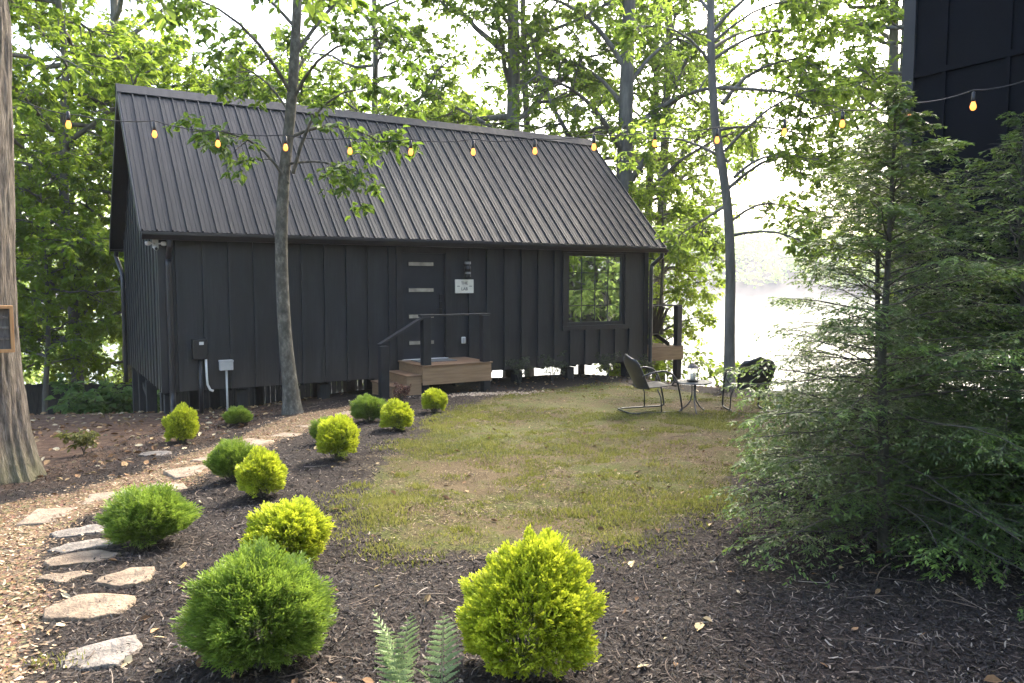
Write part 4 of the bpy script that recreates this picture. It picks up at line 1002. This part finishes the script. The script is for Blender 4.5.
# --- trees between the cabin and the lake, right half
def oak_limbs(P):
    A = [resample(q, 7) for q in (
        [(-.1,0,5.8),(-.75,0,6.8),(-1.7,-.1,7.7),(-2.35,-.2,8.8),(-2.7,-.2,10.5)],
        [(.1,0,5.4),(.7,0,6.3),(1.6,.1,7.2),(2.8,.1,7.8),(4.2,.1,8.3)],
        [(.1,0,6.4),(.7,-.2,7.2),(1.2,-.3,8.4),(1.6,-.4,9.8)],
        [(0,0,7.2),(-.8,-.8,8.2),(-1.6,-1.4,8.8),(-2.6,-1.8,9.0)],
        [(0,0,7.8),(.8,-.8,8.4),(1.8,-1.4,8.8),(2.8,-1.6,8.7)],
        [(0,0,8.5),(-.5,.8,9.5),(-1.2,1.5,10.2),(-2,2,10.5)],
        [(0,0,9),(.6,.4,10),(1.6,.7,10.8),(2.6,.8,11)],
        [(0,0,6.8),(.8,1.0,7.3),(1.6,1.8,7.4),(2.4,2.4,7.2)],
        [(.1,0,4.6),(.9,-.6,4.9),(1.6,-1,4.9),(2.2,-1.2,4.7)],
        [(0,0,9.6),(-.8,-.2,10.8),(-1.8,-.3,11.4),(-3,-.4,11.6)])]
    return np.array(A)
bx_, by_ = 3.22, 22.6
tree('forked_tree', 'dark forked tree with a curved left limb behind the cabin roof end', (bx_, by_, G(bx_, by_)), [(0,0,0),(0,0,3),(-.02,0,6),(.0,0,8),(.05,0,10),(.1,0,13)], .30, .16, M['bark_far'], M['leaf_mid'], oak_limbs,
     dict(seed=31, nsec=9, ntw=6, nleaf=14, lsec=1.2, ltw=.55, leaf=.125, rl=.10, droop=.16, flat=.5, smin=.3), flare=.2)
lx, ly = 4.28, 15.25
def lean_limbs(P):
    A = [resample(q, 7) for q in (
        [(.0,0,4.1),(.3,0,4.4),(.8,-.1,4.6),(1.5,-.2,4.4)], [(-.1,0,3.6),(-.4,.1,3.4),(-.7,.2,3.2),(-1.0,.4,3.0)],
        [(-.25,0,5.5),(.2,.2,6.1),(.9,.3,6.4),(1.7,.3,6.5)], [(-.45,0,6.2),(-.9,-.2,6.7),(-1.5,-.3,6.9),(-2.2,-.4,6.8)],
        [(-.5,0,6.8),(0,-.3,7.4),(.7,-.5,7.7),(1.5,-.6,7.7)], [(-.1,0,4.4),(-.6,.3,4.8),(-1.2,.5,5.0),(-1.8,.6,4.9)],
        [(-.3,0,5.8),(.3,-.3,5.7),(1.0,-.5,5.6),(1.8,-.5,5.2)], [(-.5,0,7.2),(-1,.2,7.9),(-1.8,.3,8.3),(-2.4,.3,8.3)], [(0,0,3.0),(.5,-.2,3.1),(1.0,-.4,3.0),(1.6,-.5,2.6)],
        [(-.1,0,3.9),(.6,.3,4.5),(1.4,.5,4.7),(2.4,.6,4.4)], [(-.35,0,5.0),(.4,.4,5.2),(1.3,.6,5.1),(2.3,.8,4.9)], [(0,0,3.3),(.6,.5,3.7),(1.3,.8,3.7),(2.0,.9,3.4)], [(-.2,0,4.6),(.5,-.3,5.4),(1.2,-.5,5.7),(2.0,-.6,5.6)],
        [(-.48,0,6.3),(.3,.3,6.9),(1.2,.5,7.1),(2.1,.6,6.9)], [(-.5,0,6.6),(.2,-.3,7.2),(.9,-.5,7.3),(1.6,-.5,7.1)], [(-.5,0,6.5),(.1,.6,7.0),(.8,1.2,7.3),(1.5,1.6,7.3)])]
    return np.array(A)
tree('leaning_tree', 'slender dark trunk leaning left at the lawn edge before the lake', (lx, ly, G(lx, ly)), [(0,0,0),(-.02,0,1.2),(-.02,0,2.3),(-.10,0,3.6),(-.40,0,5.2),(-.5,0,6.6),(-.5,.1,8.4)], .108, .065, M['bark_pale'], M['leaf_mid'], lean_limbs,
     dict(seed=33, nsec=8, ntw=5, nleaf=9, lsec=.9, ltw=.42, leaf=.125, rl=.04, droop=.16, flat=.5, smin=.3), flare=.25)

# --- general wood: prototypes
def proto(name, kind, seed, h, r0, s0, nl, ln, el, leafm, bark, fol, lean=0.):
    r = R_(seed); k = 9; z = np.linspace(0, h, k); T_ = np.stack([np.cumsum(r.normal(0, .06, k)) + lean*z, np.cumsum(r.normal(0, .06, k)), z], -1); T_[:, :2] -= T_[0, :2]
    o = thing(name, None, 'tree', (0, 0, 0)); wood = MB(); crown = MB(); P = resample(T_, 30)
    trunk_tube(wood, P, r0, r0*.3, 12, .3); lim = auto_limbs(r, P, s0, .97, nl, ln, el)
    foliage(seed+1, lim, wood, crown, **fol)
    wood.build('trunk', bark, o, smooth=True); crown.build('crown', leafm, o); return o
ma = proto('maple_tree', 'a', 51, 10, .13, .20, 32, 3.3, (-.05, .55), M['leaf_bright'], M['bark_far'], dict(nsec=8, ntw=5, nleaf=19, lsec=1.2, ltw=.55, leaf=.125, rl=.05, droop=.2, flat=.4))
mb = proto('maple_tree', 'b', 57, 7.5, .08, .26, 24, 2.2, (-.05, .5), M['leaf_bright'], M['bark_far'], dict(nsec=7, ntw=5, nleaf=16, lsec=.95, ltw=.5, leaf=.12, rl=.035, droop=.2, flat=.4))
ta = proto('tall_tree', 'c', 61, 20, .26, .32, 34, 4.2, (.1, .8), M['leaf_mid'], M['bark_pale'], dict(nsec=8, ntw=5, nleaf=16, lsec=1.5, ltw=.7, leaf=.155, rl=.085, droop=.14, flat=.5))
td = proto('tall_tree', 'd', 67, 17, .17, .28, 28, 3.4, (.0, .7), M['leaf_mid'], M['bark_far'], dict(nsec=7, ntw=5, nleaf=15, lsec=1.3, ltw=.65, leaf=.145, rl=.06, droop=.14, flat=.5))
used = {}
def plant(pr, x, y, rz, sc, label, group, zoff=-.1):
    if pr.name not in used: used[pr.name] = 1; o = pr; o['label'] = label
    else: o = copy_tree(pr, label)
    o['group'] = group; o.location = (x, y, G(x, y) + zoff); o.rotation_euler = (0, 0, rz); o.scale = (sc, sc, sc); return o
GL = 'maples in the wood left of the cabin'; GB = 'tall trees behind the cabin'; GR = 'trees along the lake shore at right'
plant(mb, -11.5, 19.0, .3, .9, 'thin stemmed young maple just right of the oak trunk before the fence', GL)
plant(ma, -14.2, 21.6, 1.2, 1.0, 'bright green maple behind the fence between oak and cabin', GL)
plant(ma, -17.5, 23.5, 2.6, 1.15, 'bushy maple deep in the wood behind the oak trunk', GL)
plant(ma, -10.2, 23.5, 4.0, 1.2, 'bright maple rising behind the left rear corner of the cabin', GL)
plant(ma, -11.6, 20.6, 3.3, 1.35, 'tall leafy maple filling the upper left corner behind the oak', GL)
plant(ta, -13.0, 26.5, .5, 1.0, 'thick dark trunked tree behind the fence, left of the cabin piers', GL)
plant(ma, -7.0, 26.0, 5.2, 1.3, 'broad maple crown showing above the left end of the roof ridge', GB)
plant(td, -4.4, 24.8, 1.9, 1.0, 'leafy tree above the ridge behind the slim front tree', GB)
plant(ma, -2.6, 29.0, 2.2, 1.25, 'light green crown low above the middle of the roof ridge', GB)
plant(ta, -.05, 24.5, 2.4, 1.1, 'thicker left one of two straight trunks rising above the roof ridge', GB)
plant(td, .58, 25.2, 3.9, 1.0, 'thinner right one of two straight trunks rising above the roof ridge', GB)
plant(td, 4.55, 26.5, .8, 1.0, 'thin dark trunk just right of the forked tree', GR)
plant(ta, 5.6, 29.5, 4.4, 1.0, 'pale hazy trunk between the forked tree and the leaning trunk', GR)
plant(mb, 4.2, 21.6, 2.0, .85, 'bright low maple beyond the side deck railing', GR)
plant(ta, 11.3, 23.4, .9, .9, 'spreading maple over the lake behind the hemlock top', GR)
plant(td, 10.5, 21.4, 2.2, .9, 'tree whose leaves hang over the lake behind the hemlock leader', GR)
plant(td, 9.0, 18.0, 5.1, .9, 'tree whose leaves hang over the lake beside the black house corner', GR)

# low greenery spilling down the bank under the deck
def bank_bush(x, y, w, h, seed, mat, label, name, group, nst=7, leaf=.11):
    r = R_(seed); o = thing(name, label, 'shrub', (x, y, G(x, y)), 0, group); wood = MB(); crown = MB()
    a = np.arange(nst)*2.4 + r.uniform(0, .7, nst); e = np.stack([np.cos(a)*w/2*r.uniform(.5, 1, nst), np.sin(a)*w/2*r.uniform(.5, 1, nst), h*r.uniform(.7, 1, nst)], -1)
    q = np.linspace(0, 1, 7)[None, :, None]; lim = e[:, None]*np.concatenate([q**1.3, q**1.3, q**.8], -1)
    foliage(seed+1, lim, wood, crown, 5, 3, 6, w*.25, w*.16, leaf, .012*max(h, .4), .15, .6, .3)
    wood.build('stem', M['bark_slim'], o, smooth=True); crown.build('foliage', mat, o); return o
GU = 'leafy bushes on the lake bank'
bank_bush(3.9, 19.6, 1.8, 1.5, 81, M['leaf_bright'], 'bright green bush below the side deck fascia', 'bank_bush', GU)
bank_bush(5.0, 18.2, 1.7, 1.4, 83, M['leaf_bright'], 'bright leafy bush on the bank behind the round table', 'bank_bush', GU)
bank_bush(3.0, 21.0, 1.6, 1.2, 85, M['leaf_bright'], 'green bush glimpsed under the right end of the cabin', 'bank_bush', GU)
GF = 'sparse shrubs along the cabin foundation'
for t, n, w, h, s, lab in ((6.55, -.5, .55, .62, 91, 'sparse grey green shrub against the wall right of the porch'), (7.35, -.5, .65, .62, 93, 'twiggy foundation shrub left of the window, second from the porch'), (8.75, -.55, .6, .62, 95, 'thin foundation shrub growing below the window'), (10.0, -.4, .4, .55, 97, 'thin shrub at the right corner of the cabin behind the metal chair')):
    p = hp(t, n); bank_bush(p[0], p[1], w, h, s, M['azalea'], lab, 'foundation_shrub', GF, 8, .035)
p = (-1.83, 12.72); bank_bush(*p, .30, .34, 99, M['barberry'], 'small maroon shrub beside the porch steps', 'maroon_shrub', None, 10, .03)
GUN = 'broad leaved plants before the fence'
bank_bush(-9.9, 18.2, 1.6, 1.15, 101, M['undergrowth'], 'low broad leaved bush before the fence, nearer the oak', 'leafy_bush', GUN, 9, .17)
bank_bush(-9.2, 19.0, 1.5, 1.25, 103, M['undergrowth'], 'low broad leaved bush before the fence, nearer the cabin piers', 'leafy_bush', GUN, 9, .17)
bank_bush(-4.95, 8.9, .42, .30, 105, M['grass'], 'small yellowing seedling in the leaves right of the oak base', 'seedling', None, 5, .05)

# ------------------------------------------------------------------ fence
fn = thing('board_fence', 'low dark vertical board fence in the wood left of the cabin', 'fence', (-14, 21.5, G(-14, 21.5)), .02)
for i in range(9):
    x0 = -8 + i*2.0; b = MB(); g = G(-14 + x0 + 1, 21.5) - G(-14, 21.5)
    for k in range(13): x = x0 + .08 + k*.146; b.box((x, -.012, g-.1), (x+.138, .012, g + 1.55 + .02*sin(k*3.1+i)))
    b.box((x0, .013, g+.35), (x0+2, .05, g+.44)); b.box((x0, .013, g+1.2), (x0+2, .05, g+1.29)); b.build('panel', M['fence'], fn)
    b = MB(); b.box((x0-.05, .0125, g-.3), (x0+.045, .11, g+1.62)); b.build('post', M['fence'], fn)

# ------------------------------------------------------------------ hemlocks
def hemlock_parts(seed, h, rad, nb=95, bl=.044, bw=.0115, low=.07, dens=.82):
    r = R_(seed); wood = MB(); crown = MB()
    T_ = resample(np.stack([np.cumsum(r.normal(0, .02, 8)), np.cumsum(r.normal(0, .02, 8)), np.linspace(0, h, 8)], -1), 24); T_[:, :2] -= T_[0, :2]
    wood.tubes(T_[None], np.linspace(.012*h+.004, .004, 24)[None], 10)
    s = low + (.985 - low)*np.linspace(0, 1, nb)**1.3; st, _ = at_s(np.repeat(T_[None], nb, 0), s); a = np.arange(nb)*2.399 + r.uniform(0, .9, nb)
    Lb = rad*np.interp(s, [0, .12, .35, .75, 1], [.9, 1, .96, .56, .03])*r.uniform(.65, 1.12, nb); el = np.interp(s, [0, .5, 1], [.0, .28, .9]) + r.normal(0, .1, nb)
    d = np.stack([np.cos(a)*np.cos(el), np.sin(a)*np.cos(el), np.sin(el)], -1); q = np.linspace(0, 1, 8)[None, :, None]
    B = st[:, None] + d[:, None]*Lb[:, None, None]*q + np.array([0, 0, -1])*(.13*Lb)[:, None, None]*q**2.2 + np.cumsum(r.normal(0, .012, (nb, 8, 3))*(q > 0), 1)
    wood.tubes(B, np.outer(.003 + .0045*Lb, np.linspace(1, .2, 8)), 5)
    # flat side sprays
    per = 15; Bq = np.repeat(B, per, 0); LL = np.repeat(Lb, per); K = len(Bq); s1 = np.tile(np.linspace(.08, .98, per), nb) + r.normal(0, .015, K); p1, t1 = at_s(Bq, s1)
    sd = unit(np.cross(t1, np.array([0, 0, 1.]))) * np.where(np.arange(K) % 2, 1, -1)[:, None]
    d1 = unit(t1*.62 + sd*.75 + r.normal(0, .12, (K, 3))); l1 = LL*.36*np.interp(s1, [0, .3, 1], [.55, 1, .30])*r.uniform(.6, 1.2, K) + .04
    q5 = np.linspace(0, 1, 5)[None, :, None]; S1 = p1[:, None] + d1[:, None]*l1[:, None, None]*q5 - np.array([0, 0, 1])*(.25*l1)[:, None, None]*q5**2
    wood.tubes(S1, np.outer(np.full(K, .0015), np.linspace(1, .5, 5)), 3)
    per2 = 6; S2p = np.repeat(S1, per2, 0); K2 = len(S2p); s2 = np.tile(np.linspace(.2, .95, per2), K) + r.normal(0, .03, K2); p2, t2 = at_s(S2p, s2)
    sd2 = unit(np.cross(t2, np.array([0, 0, 1.])) + 1e-6) * np.where(np.arange(K2) % 2, 1, -1)[:, None]
    d2 = unit(t2*.7 + sd2*.7 + r.normal(0, .15, (K2, 3)) - np.array([0, 0, .1])); l2 = np.repeat(l1, per2)*.42*r.uniform(.6, 1.2, K2) + .02
    S2 = p2[:, None] + d2[:, None]*l2[:, None, None]*np.linspace(0, 1, 3)[None, :, None] - np.array([0, 0, 1])*(.15*l2)[:, None, None]*np.linspace(0, 1, 3)[None, :, None]**2
    fill = np.clip(LL/(.62*rad), .22, 1)
    allS = [(S1, 12, s1, fill), (S2, 9, np.repeat(s1, per2), np.repeat(fill, per2))]
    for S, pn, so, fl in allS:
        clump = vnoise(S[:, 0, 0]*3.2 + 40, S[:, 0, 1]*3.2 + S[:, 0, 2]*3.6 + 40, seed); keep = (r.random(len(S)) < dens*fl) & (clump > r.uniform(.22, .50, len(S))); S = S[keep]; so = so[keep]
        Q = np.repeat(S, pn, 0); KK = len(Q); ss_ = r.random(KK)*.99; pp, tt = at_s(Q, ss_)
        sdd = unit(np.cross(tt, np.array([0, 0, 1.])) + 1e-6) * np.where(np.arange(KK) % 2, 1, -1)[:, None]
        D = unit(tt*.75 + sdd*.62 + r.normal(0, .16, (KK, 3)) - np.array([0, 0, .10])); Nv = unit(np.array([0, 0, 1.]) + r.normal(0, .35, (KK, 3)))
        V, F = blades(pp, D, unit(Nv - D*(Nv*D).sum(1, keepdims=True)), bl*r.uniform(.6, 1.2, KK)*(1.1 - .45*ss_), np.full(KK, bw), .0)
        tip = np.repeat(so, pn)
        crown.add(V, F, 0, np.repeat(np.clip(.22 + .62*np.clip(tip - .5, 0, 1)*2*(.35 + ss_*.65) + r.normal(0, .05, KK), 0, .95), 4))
    return wood.mesh('trunk', M['bark_hem'], True), crown.mesh('crown', M['hemlock'])
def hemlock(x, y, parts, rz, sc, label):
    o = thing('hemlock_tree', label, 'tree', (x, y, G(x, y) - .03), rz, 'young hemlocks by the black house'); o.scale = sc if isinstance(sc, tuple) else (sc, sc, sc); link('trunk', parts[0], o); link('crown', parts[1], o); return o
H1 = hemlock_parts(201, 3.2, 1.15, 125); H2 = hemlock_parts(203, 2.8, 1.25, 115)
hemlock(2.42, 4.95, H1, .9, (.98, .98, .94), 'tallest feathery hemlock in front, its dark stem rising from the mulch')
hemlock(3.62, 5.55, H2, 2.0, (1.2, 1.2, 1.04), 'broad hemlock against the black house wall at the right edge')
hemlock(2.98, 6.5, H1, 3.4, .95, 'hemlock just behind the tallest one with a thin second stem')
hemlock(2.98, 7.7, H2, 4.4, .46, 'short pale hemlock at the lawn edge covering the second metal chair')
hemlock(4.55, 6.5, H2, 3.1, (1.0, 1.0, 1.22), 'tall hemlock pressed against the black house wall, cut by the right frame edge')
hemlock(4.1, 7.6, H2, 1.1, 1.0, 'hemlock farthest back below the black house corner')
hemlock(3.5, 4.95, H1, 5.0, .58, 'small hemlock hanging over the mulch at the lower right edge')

# ------------------------------------------------------------------ ferns
def fern(x, y, fronds, label):
    o = thing('fern', label, 'fern', (x, y, G(x, y)), 0, 'ferns in the mulch')
    for az, ln, lean, tw in fronds:
        r = R_(int(abs(az)*100) + 7); m = 16; s = np.linspace(0, 1, m); hd = np.array([cos(az), sin(az), 0])
        C = hd[None]*(lean*ln*s**1.6)[:, None] + np.array([0, 0, 1])*(ln*(s - .12*s**3))[:, None]
        b = MB(); b.tubes(C[None], np.linspace(.003, .0008, m)[None], 5)
        T_ = unit(np.gradient(C, axis=0)); side = unit(np.cross(T_, hd[None]*-1 + 0*T_)); ca, sa = cos(tw), sin(tw)
        side = side*ca + np.cross(T_, side)*sa; nrm = np.cross(side, T_)
        for i in range(2, m):
            pl = ln*.22*np.interp(s[i], [0, .12, .35, .75, 1], [.5, .75, 1, .62, .06])
            for sg in (-1, 1):
                D = unit(side[i]*sg*.92 + T_[i]*.42 - nrm[i]*.12 + r.normal(0, .04, 3)); npn = 7; u = np.linspace(.1, .95, npn)
                V, F = blades(C[i][None], D[None], unit(nrm[i] + r.normal(0, .2, 3))[None], np.array([pl]), np.array([pl*.22 + .001]), .2); b.add(V, F, 0, .5 + r.normal(0, .1))
                P = C[i] + D[None]*(u*pl)[:, None]; ax = np.cross(nrm[i], D)
                for w in (-1, 1):
                    DD = unit(ax[None]*w*.75 + D[None]*.7); l_ = pl*.17*(1.1 - .8*u) + .0012
                    V, F = blades(P, DD, np.repeat(nrm[i][None], npn, 0), l_, l_*.7 + .0012); b.add(V, F, 0, .5 + r.normal(0, .06))
        b.build('frond', M['fern'], o)
    return o
fern(-.455, 3.02, [(-1.9, .43, .24, .15), (-.5, .45, .14, -.2), (2.6, .42, .30, .3)], 'pale green fern with overlapping fronds left of the front golden shrub')
fern(-.285, 3.05, [(-1.2, .44, .08, .1), (-2.6, .20, .6, .2)], 'single upright fern frond touching the front golden shrub')
# fallen leaves that stand out
for i, (x, y, s_, lab) in enumerate([(.93, 3.75, .085, 'curled yellow leaf on the dark mulch at front right'), (-1.72, 3.36, .12, 'tan dry leaf beside the nearest edging stone'), (-1.98, 4.6, .09, 'pale leaf lying on mulch below the wide green shrub'), (.75, 4.75, .12, 'pale dry leaf at the near edge of the lawn')]):
    b = MB(); V, F = litter_leaves(1, np.array([x]), np.array([y]), (s_, s_*1.01), R_(300+i)); V = V - np.array([x, y, G(x, y)]); b.add(V, F)
    tag(b.build('fallen_leaf', m_basic('fallen_leaf_tan', (.34, .24, .10), (.55, .44, .25), .7, 30), loc=(x, y, G(x, y))), lab, 'leaf', 'noticeable fallen leaves')

# ------------------------------------------------------------------ woods beyond (mass)
def mass(name, label, spots, h, rad, leaf, seed, nl=16, per=11, low=.12, tk=.022):
    r = R_(seed); wood = MB(); crown = MB()
    for i, (x, y) in enumerate(spots):
        hh = h*r.uniform(.75, 1.25); z0 = float(gbase(x, y)) - .2; P = np.stack([x + np.cumsum(r.normal(0, .1, 8)), y + np.cumsum(r.normal(0, .1, 8)), z0 + np.linspace(0, hh, 8)], -1)
        wood.tubes(P[None], np.linspace(tk*hh*.7, .02, 8)[None], 8)
        lim = auto_limbs(r, P, low, .97, nl, rad*r.uniform(.8, 1.2), (-.05, .7)); sec, _ = children(r, lim, 5, .25, rad*.5, .6, .05, .15, 4, .5); tw, _ = children(r, sec, 3, .1, rad*.28, .6, 0, .2, 4, .5)
        wood.tubes(lim, np.outer(np.full(len(lim), .05), np.linspace(1, .2, 7)), 4); leaves_on(r, crown, tw, per, leaf)
    for v, f, m_, t in zip(crown.v, crown.f[:], crown.m, crown.t): pass
    n0 = wood.n; b = wood
    for v, f, t in zip(crown.v, crown.f, crown.t): b.add(v, f - (f.min() if len(f) else 0), 1, t)
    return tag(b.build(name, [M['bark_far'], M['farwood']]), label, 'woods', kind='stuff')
r = R_(400)
sp = [(-24 + r.uniform(-5, 5), y) for y in np.linspace(14, 40, 8)] + [(x, 34 + r.uniform(-3, 5)) for x in np.linspace(-30, -5, 7)]
mass('woodland', 'dense green wood closing the view left of the cabin', sp, 13, 3.6, .30, 401)
sp = [(20 + (k % 4)*2.4 + r.uniform(-.8, .8), 4.5 + (k//4)*2.2 + r.uniform(-.6, .6)) for k in range(20)] + [(18 + r.uniform(-2, 6), y) for y in np.linspace(-10, 2, 6)] + [(x, -14 + r.uniform(-3, 3)) for x in np.linspace(-18, 14, 9)] + [(-20, y) for y in (-8, -1)]
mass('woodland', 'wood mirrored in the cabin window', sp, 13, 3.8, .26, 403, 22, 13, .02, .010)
# far shore forest: many small crowns read as one mass
r = R_(500); n = 2600; x = r.uniform(-900, 900, n); y = 500 + r.uniform(0, 130, n) - .10*np.abs(x) ; z = gbase(x, y); k = z > -6.5; x, y, z = x[k], y[k], z[k]; n = len(x)
b = MB(); u = unit(r.normal(0, 1, (n, 26, 3))); u[..., 2] = np.abs(u[..., 2]); hh = r.uniform(9, 17, n)
P = np.stack([x, y, z], -1)[:, None] + u*np.stack([r.uniform(3.5, 6, n), r.uniform(3.5, 6, n), hh], -1)[:, None]
P = P.reshape(-1, 3); K = len(P); D = unit(r.normal(0, 1, (K, 3))); Nv = unit(r.normal(0, 1, (K, 3))); V, F = blades(P, D, unit(Nv - D*(Nv*D).sum(1, keepdims=True)), r.uniform(2, 4.5, K), r.uniform(1.5, 3, K)); b.add(V, F)
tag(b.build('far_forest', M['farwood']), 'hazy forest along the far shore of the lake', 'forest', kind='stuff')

# ------------------------------------------------------------------ air
hz = MB(); hz.box((-2600, -320, -12), (2600, 1500, 75)); ho = hz.build('haze', None)
hm, nt, out = newmat('haze_air'); v = nt.nodes.new('ShaderNodeVolumePrincipled'); v.inputs['Color'].default_value = (.93, .95, 1, 1); v.inputs['Density'].default_value = .00042; v.inputs['Anisotropy'].default_value = .0
nt.links.new(v.outputs[0], out.inputs['Volume']); ho.data.materials.clear(); ho.data.materials.append(hm); tag(ho, kind='stuff', label='thin bright haze over the lake', cat='haze')

# ------------------------------------------------------------------ light, sky, camera
EL, AZ = radians(42), radians(28)        # sun behind the lake, to the right
sd = bpy.data.lights.new('sun', 'SUN'); sd.energy = 1.5; sd.angle = radians(10); sd.color = (1, .93, .80)
so = bpy.data.objects.new('sun', sd); COL.objects.link(so)
from mathutils import Vector
so.rotation_euler = Vector((sin(AZ)*cos(EL), cos(AZ)*cos(EL), sin(EL))).to_track_quat('Z', 'Y').to_euler()
wd = bpy.data.worlds.new('World'); SC.world = wd; wd.use_nodes = True; nt = wd.node_tree; nt.nodes.clear()
sk = nt.nodes.new('ShaderNodeTexSky'); sk.sky_type = 'NISHITA'; sk.sun_disc = False; sk.sun_elevation = EL; sk.sun_rotation = AZ; sk.air_density = 1.0; sk.dust_density = 6.0; sk.ozone_density = 1.0; sk.altitude = 100
bg = nt.nodes.new('ShaderNodeBackground'); bg.inputs['Strength'].default_value = .15; wo = nt.nodes.new('ShaderNodeOutputWorld')
nt.links.new(sk.outputs[0], bg.inputs[0]); nt.links.new(bg.outputs[0], wo.inputs[0])
cd = bpy.data.cameras.new('camera'); cd.sensor_fit = 'HORIZONTAL'; cd.sensor_width = 36; cd.lens = 36*780.37/1024; cd.clip_end = 6000; cd.clip_start = .05
co = bpy.data.objects.new('camera', cd); COL.objects.link(co); co.location = (0, 0, 1.6); co.rotation_euler = (pi/2 - .0761, 0, 0); SC.camera = co
SC.view_settings.view_transform = 'Standard'; SC.view_settings.look = 'None'; SC.view_settings.gamma = 1; SC.view_settings.exposure = 2.8; SC.view_settings.use_curve_mapping = False
cy = SC.cycles; cy.use_denoising = True; cy.use_adaptive_sampling = True; cy.adaptive_threshold = .01
cy.max_bounces = 7; cy.diffuse_bounces = 3; cy.glossy_bounces = 3; cy.transmission_bounces = 4; cy.volume_bounces = 1; cy.transparent_max_bounces = 8; cy.sample_clamp_indirect = 6
